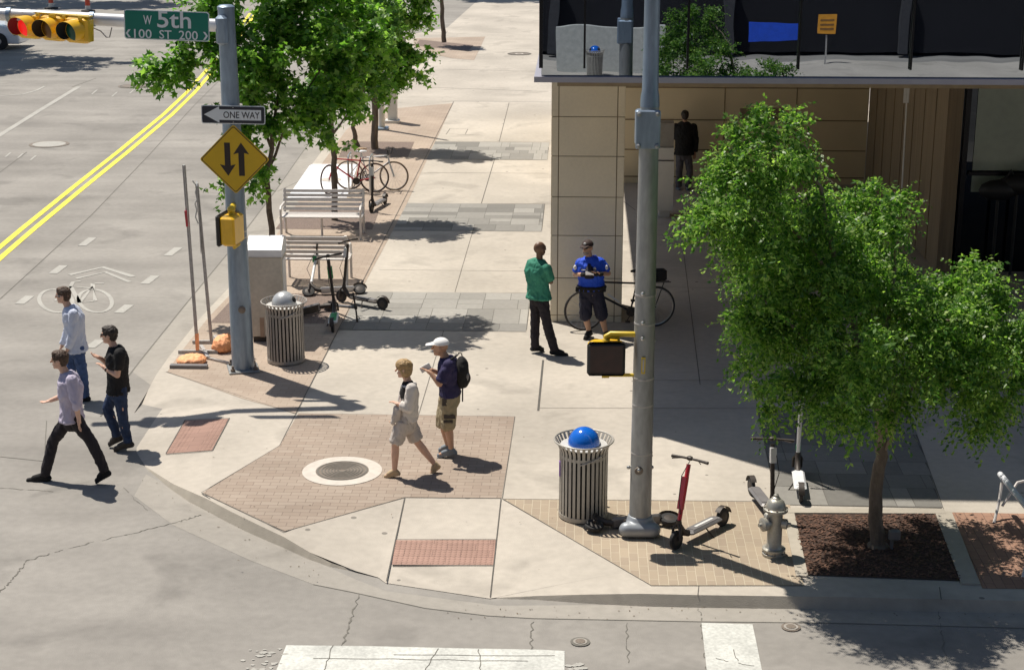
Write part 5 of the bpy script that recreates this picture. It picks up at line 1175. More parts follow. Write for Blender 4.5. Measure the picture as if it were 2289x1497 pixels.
# white box pillar kiosk behind the trees
p0 = G(878, 273); D = dist(p0)
t = thing('street_pillar', 'tall pale square pillar standing in the brick strip beyond the bicycles', 'pillar', p0)
a, b_ = on(866, 150, D), on(886, 150, D); MB().box(p0+Vector((0, 0, 1.0)), (.26, .26, 2.0)).build('shaft', K['kiosk'], t); MB().box(p0+Vector((0, 0, .04))+FW*-.1, (.40, .4, .08)).build('base', K['kiosk'], t)
MB().box(p0+Vector((.135, 0, 1.3)), (.02, .03, .5)).build('latch', K['black'], t)
p0 = G(854, 290); t = thing('street_pole', 'pale slim lamp pole with a square base between the tree and the pillar', 'pole', p0)
MB().tube([p0, p0+Vector((0, 0, 5.4))], [.09, .06], 14).build('shaft', K['kiosk'], t, True); MB().box(p0+Vector((0, 0, .04)), (.36, .36, .08), bev=.02).build('base', K['galv'], t)
# kerb knob at the alley corner
b = MB(); q = G(893, 84, ROAD); b.tube([q+Vector((0, 0, .08))+Vector((cos(a)*.9, sin(a)*1.6, 0)) for a in [pi*.6+pi*.13*k for k in range(9)]], .14, 8)
struct(b.build('kerb', K['kerb'], None, True), 'short curved kerb end at the alley corner')
# channelizer posts
for i, (x, y, cx) in enumerate(((115, 20, 0), (197, 26, 0))):
    c = G(x, y, ROAD); t = thing('traffic_post', ('red and white traffic post on a black base, left of the pair', 'red and white traffic post on a black base, right of the pair')[i], 'traffic post', c, 'red and white traffic posts on the far road')
    MB().lathe(c, [(.34, 0), (.33, .06), (.15, .09)], 16).build('base', K['rubber'], t, True)
    MB().lathe(c, [(.13, .08), (.12, .28)], 16).build('white_band', K['kiosk'], t, True); MB().lathe(c, [(.122, .28), (.11, .7)], 16).build('red_band', K['redb'], t, True); MB().lathe(c, [(.11, .7), (.10, 1.1)], 16).build('white_band', K['kiosk'], t, True)
# far white car
cr = G(45, 112, ROAD); cx0 = cr-RT*4.45
t = thing('parked_car', 'white saloon car at the upper left edge behind the traffic signal', 'car', cr-RT*2.2)
cut = [(0, .32), (.05, .62), (.35, .82), (1.0, .90), (1.45, 1.36), (2.0, 1.46), (2.8, 1.42), (3.45, .98), (4.1, .88), (4.42, .68), (4.46, .32)]
Mc = frame4(cx0+Vector((0, 0, 0)), RT, Vector((0, 0, 1)), -FW)
b = MB(); b.prism([(x, z) for x, z in cut[::-1]][::-1] if False else [(p_[0], p_[1]) for p_ in [(0, .22), *[]]] + [(4.46, .22)]+[c_ for c_ in cut[::-1]], Mc@Matrix.Translation((0, 0, -1.75)), 1.75)
body = solid(b, 'body', K['carw'], t, voxel=.05, smooth=6)
b = MB(); b.prism([(1.12, .92), (3.3, .98), (2.75, 1.36), (2.0, 1.40), (1.5, 1.30)], Mc@Matrix.Translation((0, 0, -.06)), .09); b.prism([(3.38, .98), (3.3, .94), (2.74, 1.37), (2.84, 1.38)][::-1], Mc@Matrix.Translation((0, 0, -1.62)), 1.5); b.build('windows', K['carg'], t)
for x in (.85, 3.65):
    c = cx0+RT*x+Vector((0, 0, .33))-FW*.02; b = MB(); Mq = Matrix((RT, Vector((0, 0, 1)), -FW)).transposed(); b.lathe(c, [(.2, .04), (.33, .03), (.335, -.18), (.2, -.18)], 24, M=Mq); w = b.build('wheel', K['rubber'], t, True); MB().lathe(c, [(.02, .045), (.2, .035)], 16, M=Mq).build('rim', K['chrome'], w, True)
MB().box(cx0+RT*4.38-FW*.25+Vector((0, 0, .66)), (.14, .35, .13), M=Mx, bev=.03).build('headlight', K['chrome'], t)

# ================================================================== ACROSS THE STREET (seen only mirrored in the upper storey)
def mir(x, y, D):                 # the real place of a thing whose mirror image is seen at photo point x, y
    q = on(x, y, D); return Vector((q.x, 2*(YB-.0)-q.y, q.z))
ym = lambda D: 2*YB-W(0, D).y
w0, w1 = mir(1245, 160, 58), mir(1485, 160, 58)
struct(MB().box(((w0.x-24+w1.x+24)/2, w0.y+1, -.06), (110, 9, .12)).build('pavement', K['side']), 'pavement on the near side of the street, mirrored in the glass')
t = thing('low_wall', 'pale grey low wall across the street, mirrored in the upper windows', 'wall', ((w0.x+w1.x)/2, w0.y, 0))
MB().box(((w0.x+w1.x)/2, w0.y-.2, .78), (w1.x-w0.x, .3, 1.56)).build('wall', mat('reflected_wall', (.5, .5, .46), .8), t)
q = mir(1327, 170, 57); trash((q.x, w0.y+1.2, 0), 'slatted trash can with a blue dome across the street, seen mirrored in the glass', K['domeb'], K['canm'])
far = thing('parking_building', 'dark open building across the street, mirrored in the glass', 'building', (0, w0.y-6, 0))
MB().box((3, w0.y-12, 9), (90, 12, 18)).build('wall', mat('dark_concrete', (.006, .006, .009), .9, var=.3, scale=.2), far)
MB().box((3, w0.y-5.9, 2.9), (90, .2, .35)).build('beam', mat('dark_beam', (.05, .05, .055), .9), far)
for i in range(12): MB().box((-34+i*6.6, w0.y-5.6, 1.4), (.35, .35, 2.8)).build('pillar', mat('dark_beam', (.05, .05, .055), .9), far)
a, b_ = mir(1655, 105, 62), mir(1800, 70, 62); tag(MB().box(((a.x+b_.x)/2, w0.y-4, 1.0), ((b_.x-a.x)*.8, .1, .7)).build('blue_banner', mat('blue_banner', (.01, .08, .62), .6)), 'bright blue banner on the parking building front, mirrored in the glass', 'banner')
a, b_ = mir(1820, 112, 60), mir(1870, 60, 60); s = thing('orange_sign', 'square orange sign with faded lettering across the street, mirrored in the glass', 'sign', ((a.x+b_.x)/2, w0.y-2.0, 0))
MB().box(((a.x+b_.x)/2, w0.y-2, 1.5), (.72, .06, .72)).build('panel', mat('orange_sign', (.75, .33, .03), .6), s); MB().box(((a.x+b_.x)/2, w0.y-2.05, .55), (.06, .06, 1.1)).build('post', K['steel'], s)
for z in (1.62, 1.45, 1.3): MB().box(((a.x+b_.x)/2, w0.y-1.965, z), (.55, .006, .07)).build('faded_line', mat('sign_brown', (.25, .12, .03), .7), s)
q = mir(2273, 150, 58); tag(MB().lathe((q.x, w0.y+1.5, 0), [(.11, 0), (.11, .95), (.07, 1.0)], 16).build('bollard', K['scow'], None, True), 'white bollard across the street, mirrored at the far right of the glass', 'bollard')
# ================================================================== PEOPLE
UP = Vector((0, 0, 1))
def person(label, D, J, face, across, look=None, skin='skin', sc_=1.0, torso_r=1.0, parts=None, hairm=None, hair='short', fem=False, bald=False, name='person'):
    """J: joint -> (px, py, depth offset).  face/across: body axes on the ground."""
    P = {k: on(v[0], v[1], D+(v[2] if len(v) > 2 else 0)) for k, v in J.items()}
    foot = min(p.z for p in P.values()); sk_ = K[skin]; look = (look or face).normalized()
    root = thing(name, label, 'person', Vector((P['pelvis'].x, P['pelvis'].y, foot)))
    k = sc_; tr = torso_r; out = {'P': P, 'root': root}
    pel, che, nek, hd = P['pelvis'], P['chest'], P['neck'], P['head']; wai = pel.lerp(che, .45); sh = che.lerp(nek, .62)
    shw = ((P['shL']-P['shR']).length/2)/.125
    def torso(b, g=0, lo=True, hi=True, bot=None, flare=0):
        pts = [pel-UP*.10*k, pel, wai, che, sh, nek]; rr = [.10, .115, .105, .125, .095, .055]; el = [1.35, 1.42, 1.36, 1.42, 1.65, 1.05]
        if bot is not None: pts[0] = pel-UP*bot; rr[0] = .112+flare; el[0] = 1.4
        rr = [r*k*tr+g for r in rr]
        b.tube(pts[(0 if lo else 1):(6 if hi else 5)], rr[(0 if lo else 1):(6 if hi else 5)], 20, ell=el[(0 if lo else 1):(6 if hi else 5)], side=across)
    # continuous body
    b = MB(); torso(b)
    hs = Matrix((across, look.cross(UP).cross(look)*0+look, UP)).transposed() if abs(across.dot(look)) < .3 else Matrix((look.cross(UP).normalized(), look, UP)).transposed()
    b.cap2(nek-UP*.03, hd-UP*.05-look*.01, .056*k, .05*k)
    b.ball(hd+UP*.015-look*.008, (.076*k, .094*k, .098*k), 22, M=hs); b.ball(hd-UP*.05+look*.022, (.058*k, .066*k, .068*k), 18, M=hs)
    b.cap2(hd-UP*.092+look*.062, hd-UP*.085+look*.03, .024*k, .03*k)
    b.cap2(hd+look*.088+UP*.005, hd+look*.110-UP*.026, .010, .015); sd = look.cross(UP).normalized()
    b.cap2(hd+look*.080+UP*.028-sd*.035, hd+look*.080+UP*.028+sd*.035, .014, .014); b.cap2(hd+look*.084-UP*.056-sd*.018, hd+look*.084-UP*.056+sd*.018, .010, .010)
    for e in (-1, 1): b.ball(hd+sd*e*.078*k-UP*.008, (.014, .024, .033), 10, M=hs)
    for S in 'LR':
        s_, e_, w_, h_ = P['sh'+S], P['el'+S], P['wr'+S], P['ha'+S]
        b.cap2(s_, e_, .050*k, .040*k); b.cap2(e_, w_, .041*k, .028*k); hdv = (h_-w_); hdv = hdv.normalized() if hdv.length > .01 else (w_-e_).normalized()
        pn = hdv.cross(across); pn = pn.normalized() if pn.length > .2 else hdv.cross(UP).normalized(); wv = hdv.cross(pn).normalized()
        b.cap2(w_, w_+hdv*.03, .026*k, .028*k); pm = Matrix((wv, pn, hdv)).transposed(); b.ball(w_+hdv*.055*k, (.041*k, .017*k, .05*k), 12, M=pm)
        for i, (o_, L) in enumerate(((-.03, .060), (-.010, .072), (.011, .070), (.031, .055))):
            a0 = w_+hdv*.09*k+wv*o_*k; cu = pn*(.35 if S == 'L' else -.35); a1 = a0+(hdv+cu*.4).normalized()*L*.55; a2 = a1+(hdv+cu*1.6).normalized()*L*.5
            b.cap2(a0, a1, .0095, .0088, 8); b.cap2(a1, a2, .0088, .0078, 8)
        t0 = w_+hdv*.03*k-wv*.035; t1 = t0+(hdv*.7-wv*.6+pn*.15).normalized()*.035; b.cap2(t0, t1, .012, .0105, 8); b.cap2(t1, t1+(hdv*.95-wv*.15).normalized()*.03, .0105, .009, 8)
        hp_, kn, an, to = P['hip'+S], P['kn'+S], P['an'+S], P['to'+S]
        b.cap2(hp_, kn, .080*k, .054*k, 16); b.cap2(kn, kn.lerp(an, .35), .052*k, .055*k, 14); b.cap2(kn.lerp(an, .35), an, .055*k, .034*k, 14); b.cap2(an, to, .036*k, .026*k, 12)
    body = solid(b, 'body', sk_, root, voxel=.0075, smooth=3)
    # hair
    if not bald and hairm:
        b = MB(); b.ball(hd+UP*.036-look*.014, (.083*k, .098*k, .088*k), 18, M=hs); b.ball(hd-look*.045-UP*.01, (.072*k, .058*k, .075*k), 14, M=hs)
        if hair == 'bob':
            b.ball(hd-UP*.02-look*.02, (.092*k, .082*k, .10*k), 18, M=hs); b.ball(hd+UP*.05+look*.01, (.085, .098, .075), 16, M=hs)
        else: b.ball(hd+UP*.085+look*.03, (.062*k, .055*k, .03*k), 14, M=hs)
        solid(b, 'hair', K[hairm], root, voxel=.008, wr=.006 if hair == 'bob' else .010, wrs=34)
    # eyes
    for e in (-1, 1): MB().ball(hd+look*.0855+sd*e*.032+UP*.006, .0075, 8).build('eye', K['black'], root, True)
    out['torso'] = torso; out['sd'] = sd; out['hs'] = hs
    return out
def legs(b, P, g, k=1.0, end='an', cut=1.0, wide=0, bump=1):
    for S in 'LR':
        hp_, kn, an = P['hip'+S], P['kn'+S], P['an'+S]
        if end == 'an':
            e = kn.lerp(an, cut); b.cap2(hp_, kn, .090*k+g, .062*k+g+wide*.4, 16); b.tube([kn+(kn-e).normalized()*.02, kn.lerp(e, .5), e], [.062*k+g+wide*.4, .058*k+g+wide*.7, .050*k+g+wide], 16)
        else:
            e = hp_.lerp(kn, cut) if cut <= 1 else kn.lerp(an, cut-1)
            if cut <= 1: b.tube([hp_, e], [.092*k+g, .078*k+g+wide], 18)
            else: b.cap2(hp_, kn, .092*k+g, .072*k+g+wide*.6, 16); b.tube([kn, e], [.072*k+g+wide*.6, .070*k+g+wide], 16)
def sleeves(b, P, g, k=1.0, cut=1.0, which='LR'):
    for S in which:
        s_, e_, w_ = P['sh'+S], P['el'+S], P['wr'+S]
        if cut <= 1: b.cap2(s_, s_.lerp(e_, .1), .058*k+g, .056*k+g); b.tube([s_, s_.lerp(e_, cut)], [.058*k+g, .050*k+g], 14)
        else: b.cap2(s_, e_, .058*k+g, .050*k+g, 14); b.tube([e_, e_.lerp(w_, cut-1)], [.050*k+g, .040*k+g], 14)
def garment(o, name, m, fn, voxel=.011, wr=.014, wrs=11, label=None):
    b = MB(); fn(b); x = solid(b, name, K[m], o['root'], voxel=voxel, smooth=2, wr=wr, wrs=wrs)
    if label: x['label'] = label
    return x
def shoes(o, m, k=1.0, sole=None, names='shoe'):
    P = o['P']
    for S in 'LR':
        an, to = P['an'+S], P['to'+S]; d = to-an; d.z = min(d.z, 0)*1.0; fl = Vector((to.x-an.x, to.y-an.y, 0)); fl = fl.normalized() if fl.length > .02 else o['look']
        dn = (to-an).normalized(); heel = an-fl*.045-UP*.035; b = MB(); b.cap2(an+UP*.01, heel, .044*k, .040*k, 14); b.cap2(heel, to-UP*.0, .040*k, .033*k, 14); b.cap2(an, to+(an-to)*.35+UP*.005, .045*k, .040*k, 14)
        side = dn.cross(UP).normalized() if dn.cross(UP).length > .1 else o['sd']; b.tube([heel-dn*.035-UP*.022, heel.lerp(to, .5)-UP*.016, to+dn*.025-UP*.018], [.016*k, .016*k, .015*k], 12, ell=2.6, side=side)
        solid(b, names, K[m], o['root'], voxel=.008)
N = -FW; L_ = -RT
def mk(*a, **kw):
    o = person(*a, **kw); o['look'] = kw.get('look') or a[3]; return o
# 1 lavender shirt, long stride to the left
D1 = DG(150, 1078, ROAD)
J = dict(head=(133, 804), neck=(147, 832), chest=(158, 868), pelvis=(160, 928), shL=(160, 850, -.16), elL=(170, 902, -.22), wrL=(176, 936, -.20), haL=(177, 956, -.20), shR=(148, 846, .16), elR=(140, 884, .20), wrR=(118, 893, .16), haR=(101, 898, .15),
         hipL=(165, 934, -.08), knL=(206, 990, -.08), anL=(234, 1052, -.07), toL=(217, 1073, -.07), hipR=(152, 934, .08), knR=(118, 988, .06), anR=(100, 1062, .05), toR=(64, 1073, .05))
o = mk('man in a lavender shirt and black trousers striding left across the road', D1, J, L_, FW, hairm='hairb', sc_=1.0)
garment(o, 'shirt', 'lav', lambda b: (o['torso'](b, .020, bot=.05, flare=.02), sleeves(b, o['P'], .008, cut=1.35)), wr=.012)
garment(o, 'trousers', 'trou', lambda b: (o['torso'](b, .006, hi=False) if False else b.cap2(o['P']['pelvis']-UP*.02, o['P']['pelvis']-UP*.09, .125, .11, ell=1.25, side=FW), legs(b, o['P'], .0, cut=1.0, wide=.006)), wr=.010)
shoes(o, 'tee')
# 2 pale shirt, behind
D2 = DG(178, 893, ROAD)
J = dict(head=(141, 660), neck=(154, 684), chest=(165, 712), pelvis=(172, 772), shL=(163, 702, -.16), elL=(164, 745, -.18), wrL=(152, 778, -.18), haL=(146, 792, -.18), shR=(160, 700, .16), elR=(152, 742, .2), wrR=(140, 770, .2), haR=(134, 782, .2),
         hipL=(174, 778, -.08), knL=(184, 830, -.07), anL=(190, 886, -.06), toL=(168, 896, -.06), hipR=(166, 778, .08), knR=(158, 830, .07), anR=(150, 882, .06), toR=(128, 890, .06))
o = mk('man in a pale shirt and blue jeans walking left behind the man in lavender', D2, J, L_, FW, hairm='hairb')
garment(o, 'shirt', 'shirtw', lambda b: (o['torso'](b, .018, bot=.07, flare=.02), sleeves(b, o['P'], .008, cut=1.95)), wr=.012)
garment(o, 'jeans', 'jeans', lambda b: (b.cap2(o['P']['pelvis']-UP*.02, o['P']['pelvis']-UP*.09, .12, .11, ell=1.25, side=FW), legs(b, o['P'], 0, wide=.006)))
shoes(o, 'tee')
b = MB(); h, lk, sd = o['P']['head'], L_, o['sd']; b.tube([h+lk*.02+sd*.082+UP*.008, h+lk*.10+sd*.05+UP*.008, h+lk*.105+UP*.004, h+lk*.10-sd*.05+UP*.008, h+lk*.02-sd*.082+UP*.008], .004, 6); b.build('glasses', K['chrome'], o['root'], True)
# 3 black T-shirt
D3 = DG(272, 1003, ROAD)
J = dict(head=(244, 748), neck=(256, 774), chest=(262, 805), pelvis=(264, 866), shL=(268, 790, -.17), elL=(262, 838, -.2), wrL=(236, 824, -.12), haL=(224, 814, -.08), shR=(256, 786, .15), elR=(240, 812, .2), wrR=(224, 800, .05), haR=(216, 797, .02),
         hipL=(268, 872, -.08), knL=(274, 930, -.09), anL=(286, 988, -.08), toL=(258, 1002, -.09), hipR=(258, 872, .08), knR=(240, 912, .05), anR=(262, 974, .05), toR=(246, 991, .04))
o = mk('young man in a black T-shirt and dark jeans on the left ramp', D3, J, L_, FW, hairm='haird')
garment(o, 'shirt', 'tee', lambda b: (o['torso'](b, .018, bot=.05, flare=.015), sleeves(b, o['P'], .012, cut=.75)))
garment(o, 'jeans', 'jeansd', lambda b: (b.cap2(o['P']['pelvis']-UP*.02, o['P']['pelvis']-UP*.09, .12, .11, ell=1.25, side=FW), legs(b, o['P'], -.004, wide=.004)))
shoes(o, 'scod')
h, lk, sd = o['P']['head'], L_, o['sd']; b = MB()
for e in (-1, 1): b.ball(h+lk*.098+sd*e*.034+UP*.008, (.008, .026, .018), 10)
b.tube([h-sd*.082+UP*.012, h+lk*.10-sd*.05+UP*.012, h+lk*.105+UP*.012, h+lk*.10+sd*.05+UP*.012, h+sd*.082+UP*.012], .004, 6); b.build('sunglasses', K['black'], o['root'], True)
b = MB(); w_ = o['P']['wrL']; e_ = o['P']['elL']; b.tube([w_.lerp(e_, .06), w_.lerp(e_, .14)], .036, 12); b.build('watch', K['black'], o['root'], True)
# 4 woman
D4 = DG(915, 1062)
J = dict(head=(904, 824), neck=(912, 850), chest=(912, 880), pelvis=(908, 932), shL=(920, 868, -.14), elL=(914, 912, -.17), wrL=(894, 905, -.15), haL=(888, 902, -.13), shR=(908, 866, .14), elR=(898, 905, .18), wrR=(890, 925, .02), haR=(882, 935, -.02),
         hipL=(902, 940, -.08), knL=(884, 992, -.08), anL=(882, 1052, -.08), toL=(862, 1064, -.08), hipR=(912, 940, .07), knR=(932, 986, .07), anR=(972, 1037, .08), toR=(965, 1056, .08))
o = mk('short-haired woman in a cream jacket and beige shorts striding past the manhole', D4, J, L_, FW, hairm='hairl', hair='bob', sc_=.93, torso_r=.86, skin='skin')
garment(o, 'top', 'tee', lambda b: (o['torso'](b, .008, bot=.0),), wr=.004)
garment(o, 'jacket', 'cream', lambda b: (b.tube([o['P']['pelvis']-UP*.03+RT*.02, o['P']['chest'].lerp(o['P']['pelvis'], .5)+RT*.018, o['P']['chest']+RT*.016, o['P']['chest'].lerp(o['P']['neck'], .75)+RT*.01], [.122, .116, .118, .085], 20, ell=[1.2, 1.2, 1.25, 1.4], side=FW), sleeves(b, o['P'], .010, .95, cut=1.95)), wr=.012)
garment(o, 'shorts', 'beige', lambda b: (b.cap2(o['P']['pelvis']-UP*.0, o['P']['pelvis']-UP*.10, .125, .115, ell=1.25, side=FW), legs(b, o['P'], .004, .95, end='kn', cut=.93, wide=.004)))
shoes(o, 'sandal', .8, names='sandal')
garment(o, 'hanging_jacket', 'beige', lambda b: (b.cap2(on(886, 912, D4-.12), on(880, 943, D4-.12), .035, .03), b.cap2(on(890, 915, D4-.14), on(889, 936, D4-.13), .03, .025)), wr=.012)
# 5 man with white cap and backpack
D5 = DG(1000, 1018)
J = dict(head=(984, 775), neck=(998, 798), chest=(1004, 826), pelvis=(1006, 880), shL=(1004, 816, -.16), elL=(982, 858, -.2), wrL=(963, 834, -.15), haL=(953, 827, -.12), shR=(1000, 812, .15), elR=(990, 838, .2), wrR=(968, 828, .05), haR=(956, 824, .0),
         hipL=(1005, 888, -.08), knL=(1002, 948, -.08), anL=(1009, 1005, -.08), toL=(981, 1017, -.08), hipR=(1000, 888, .08), knR=(990, 942, .08), anR=(1002, 996, .10), toR=(984, 1004, .10))
o = mk('man in a white cap, navy polo and khaki shorts, holding a phone', D5, J, L_, FW, hairm=None, bald=True, skin='skin2')
garment(o, 'polo', 'navy', lambda b: (o['torso'](b, .022, bot=.0, flare=.02), sleeves(b, o['P'], .016, cut=.85)))
garment(o, 'shorts', 'khaki', lambda b: (b.cap2(o['P']['pelvis'], o['P']['pelvis']-UP*.09, .13, .12, ell=1.25, side=FW), legs(b, o['P'], .008, end='kn', cut=1.10, wide=.014)))
shoes(o, 'shoeg', .84)
b = MB(); h = o['P']['head']; b.ball(h+UP*.045-L_*.012, (.092, .106, .078), 20, M=o['hs'], lo=-5); b.ball(h+UP*.045-L_*.012, (.094, .108, .02), 20, M=o['hs'])
b.add([h+UP*.052+L_*.07+FW*.075, h+UP*.052+L_*.07-FW*.075, h+UP*.03+L_*.185-FW*.045, h+UP*.03+L_*.185+FW*.045, h+UP*.044+L_*.07+FW*.075, h+UP*.044+L_*.07-FW*.075, h+UP*.022+L_*.185-FW*.045, h+UP*.022+L_*.185+FW*.045], [(0, 1, 2, 3), (7, 6, 5, 4), (0, 4, 5, 1), (1, 5, 6, 2), (2, 6, 7, 3), (3, 7, 4, 0)])
b.build('cap', K['capw'], o['root'], True)
bpk = on(1032, 832, D5-.02); s = thing('backpack', 'black backpack on the back of the man in the white cap', 'backpack', bpk); 
b = MB(); b.ball(bpk, (.095, .14, .21), 18); b.ball(bpk-UP*.08+RT*.03, (.08, .13, .12), 14); solid(b, 'bag', K['tee'], s, voxel=.012, wr=.008)
b = MB(); b.tube([on(1020, 795, D5-.1), on(1008, 803, D5-.17), on(1003, 822, D5-.18), on(1012, 850, D5-.17)], .014, 8); b.tube([on(1038, 850, D5-.08), on(1034, 870, D5-.09), on(1034, 897, D5-.08)], .010, 6)
b.tube([on(1022, 795, D5), on(1026, 788, D5), on(1032, 790, D5), on(1033, 797, D5)], .008, 6); b.build('straps', K['tee'], s, True)
b = MB(); b.cap2(on(1044, 838, D5-.1), on(1040, 856, D5-.1), .028, .03); b.build('bottle', K['scog'], s, True)
ph = thing('mobile_phone', 'small phone held by the man in the white cap', 'phone', on(953, 823, D5-.1)); MB().box(on(951, 822, D5-.1), (.075, .02, .14), M=Mx@Matrix.Rotation(R(60), 3, 'Y')).build('case', K['scow'], ph)
P = o['P']; b = MB(); q = P['hipL'].lerp(P['knL'], .62); b.box(q-FW*.105+RT*.015, (.15, .02, .045), M=Mx); q = P['hipL'].lerp(P['knL'], .80); b.box(q-FW*.105, (.12, .02, .03), M=Mx); b.box(P['hipL'].lerp(P['knL'], .08)-FW*.095-RT*.06, (.06, .02, .10), M=Mx); b.build('pocket_flaps', K['scod'], o['root'])
# 6 man in green, seen from behind
D6 = DG(1228, 790); fc6 = (FW*.8+RT*.6).normalized(); ac6 = (RT*.8-FW*.6).normalized()
J = dict(head=(1207, 556), neck=(1206, 580), chest=(1200, 606), pelvis=(1204, 656), shR=(1221, 600, -.12), elR=(1231, 630, -.04), wrR=(1221, 624, .14), haR=(1214, 622, .16), shL=(1186, 597, .12), elL=(1190, 628, .22), wrL=(1206, 622, .24), haL=(1214, 620, .22),
         hipL=(1198, 664, .05), knL=(1196, 718, .04), anL=(1196, 774, .04), toL=(1212, 780, .10), hipR=(1212, 664, -.06), knR=(1222, 722, -.08), anR=(1240, 782, -.12), toR=(1266, 793, -.10))
o = mk('bald man in a green shirt and black trousers, seen from behind by the column', D6, J, fc6, ac6, look=(FW*.6+RT*.8).normalized(), bald=True, skin='skind', sc_=.97)
garment(o, 'shirt', 'teal', lambda b: (o['torso'](b, .024, bot=.07, flare=.025), sleeves(b, o['P'], .016, cut=.85)), wr=.014)
garment(o, 'trousers', 'trou', lambda b: (b.cap2(o['P']['pelvis']-UP*.02, o['P']['pelvis']-UP*.09, .12, .11, ell=1.25, side=ac6), legs(b, o['P'], 0, wide=.006)))
shoes(o, 'tee')
# 7 officer facing the camera
D7 = DG(1325, 755); fc7 = (-FW*.97-RT*.2).normalized()
J = dict(head=(1313, 553), neck=(1318, 574), chest=(1321, 600), pelvis=(1322, 646), shR=(1297, 587), elR=(1286, 613, .02), wrR=(1305, 614, -.22), haR=(1318, 613, -.25), shL=(1345, 588), elL=(1360, 611, .02), wrL=(1341, 613, -.20), haL=(1328, 611, -.25),
         hipR=(1310, 655), knR=(1309, 704), anR=(1317, 742, .02), toR=(1309, 754, -.12), hipL=(1334, 655), knL=(1345, 704), anL=(1354, 744, .05), toL=(1358, 755, -.10))
o = mk('police officer in a bright blue shirt, dark shorts and cap, in front of the column', D7, J, fc7, RT, look=(-FW*.85-RT*.5).normalized(), bald=True, skin='skin2', sc_=1.03, torso_r=1.12)
garment(o, 'shirt', 'police', lambda b: (o['torso'](b, .020, bot=-.05), sleeves(b, o['P'], .008, cut=.8)))
P = o['P']; fr = fc7
b = MB(); b.tube([P['chest']+UP*.10+fr*.105, P['chest']+fr*.175, P['chest']-UP*.12+fr*.165], [.03, .045, .05], 10, ell=1.6, side=RT)
for e in (-1, 1): b.tube([P['chest']+UP*.14+RT*e*.08+fr*.07, P['chest']-UP*.0+RT*e*.14+fr*.12], .018, 8)
solid(b, 'dark_panels', K['policed'], o['root'], voxel=.012)
b = MB(); b.ball(P['chest']+RT*.085+fr*.165+UP*.03, (.025, .01, .034), 10); b.build('badge', K['chrome'], o['root'], True)
MB().box(P['chest']-RT*.08+fr*.172+UP*.015, (.08, .01, .018), M=Mx).build('name_tag', K['capw'], o['root'])
for e, S in ((-1, 'R'), (1, 'L')): MB().ball(P['sh'+S].lerp(P['el'+S], .35)+fr*.05+RT*e*.045, (.03, .03, .04), 10).build('shoulder_patch', K['capw'], o['root'], True)
garment(o, 'shorts', 'policed', lambda b: (b.cap2(P['pelvis'], P['pelvis']-UP*.09, .14, .125, ell=1.35, side=RT), legs(b, P, .010, end='kn', cut=1.02, wide=.02)))
b = MB(); n = 20; b.tube([P['pelvis']+UP*.04+RT*cos(2*pi*i/n)*.215+FW*sin(2*pi*i/n)*.155 for i in range(n)], .03, 8, closed=True)
for a in (-.14, -.07, .02, .10, .17, -.21, .22): b.box(P['pelvis']+UP*.025+RT*a+fr*(.165-abs(a)*.3), (.055, .05, .09), M=Mx, bev=.01)
b.build('duty_belt', K['tee'], o['root'])
garment(o, 'glove', 'tee', lambda b: [(b.cap2(P['wr'+S].lerp(P['el'+S], .15), P['wr'+S], .040, .036), b.ball(P['wr'+S].lerp(P['ha'+S], .6), .045, 10)) for S in 'LR'], wr=.003)
shoes(o, 'tee', 1.05)
b = MB(); h = P['head']; lk = o['look']; b.ball(h+UP*.04-lk*.01, (.09, .104, .085), 18, M=o['hs'], lo=-5); sd = o['sd']
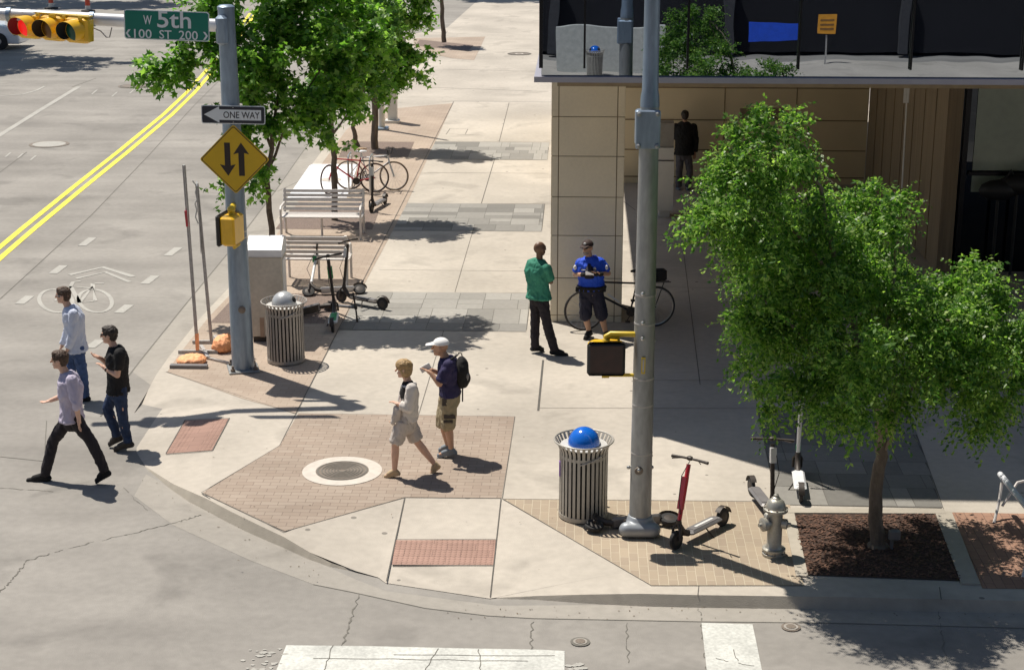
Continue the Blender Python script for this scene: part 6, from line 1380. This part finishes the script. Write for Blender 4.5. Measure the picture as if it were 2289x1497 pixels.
q = [h+UP*.05+lk*.07+sd*.07, h+UP*.05+lk*.07-sd*.07, h+UP*.03+lk*.17-sd*.045, h+UP*.03+lk*.17+sd*.045]; b.add(q+[v-UP*.008 for v in q], [(0, 1, 2, 3), (7, 6, 5, 4), (0, 4, 5, 1), (1, 5, 6, 2), (2, 6, 7, 3), (3, 7, 4, 0)])
b.build('cap', mat('brown_cap', (.045, .025, .022), .8), o['root'], True)
MB().ball(h+UP*.075+lk*.085, (.022, .012, .022), 10).build('cap_badge', K['capw'], o['root'], True)
b = MB()
for e in (-1, 1): b.ball(h+lk*.095+sd*e*.034+UP*.008, (.022, .022, .016), 10)
b.tube([h-sd*.08+UP*.012, h+lk*.095-sd*.05+UP*.012, h+lk*.1+UP*.012, h+lk*.095+sd*.05+UP*.012, h+sd*.08+UP*.012], .005, 6); b.build('sunglasses', K['black'], o['root'], True)
b = MB(); b.ball(h-UP*.07+lk*.05, (.05, .045, .035), 12, M=o['hs']); solid(b, 'beard', mat('grey_beard', (.30, .24, .20), .8), o['root'], voxel=.009, wr=.004, wrs=40)
nb = MB(); q = on(1318, 611, D7-.27); nb.box(q, (.13, .09, .015), M=Mx@Matrix.Rotation(R(25), 3, 'X')); tag(nb.build('notepad', K['scog']), 'small dark notepad held by the police officer', 'notepad')
# 8 man at the kiosk, from behind
D8 = DG(1528, 424)
J = dict(head=(1531, 259), neck=(1531, 273), chest=(1529, 296), pelvis=(1529, 340), shR=(1550, 284), elR=(1555, 314, .05), wrR=(1553, 340, .05), haR=(1552, 350, .04), shL=(1510, 284), elL=(1509, 305, .12), wrL=(1518, 288, .3), haL=(1522, 280, .34),
         hipR=(1537, 345), knR=(1542, 384), anR=(1538, 418), toR=(1540, 421, .14), hipL=(1521, 345), knL=(1518, 384), anL=(1517, 418), toL=(1514, 422, .14))
o = mk('man in a black jacket and grey trousers facing the wall beside the white kiosk', D8, J, FW, -RT, hairm='haird', skin='skin2', sc_=1.0)
garment(o, 'jacket', 'tee', lambda b: (o['torso'](b, .035, bot=.05, flare=.02), sleeves(b, o['P'], .020, cut=1.95)))
garment(o, 'trousers', 'greyt', lambda b: (b.cap2(o['P']['pelvis']-UP*.02, o['P']['pelvis']-UP*.09, .12, .11, ell=1.25, side=RT), legs(b, o['P'], .002, wide=.01)))
shoes(o, 'shoeg')
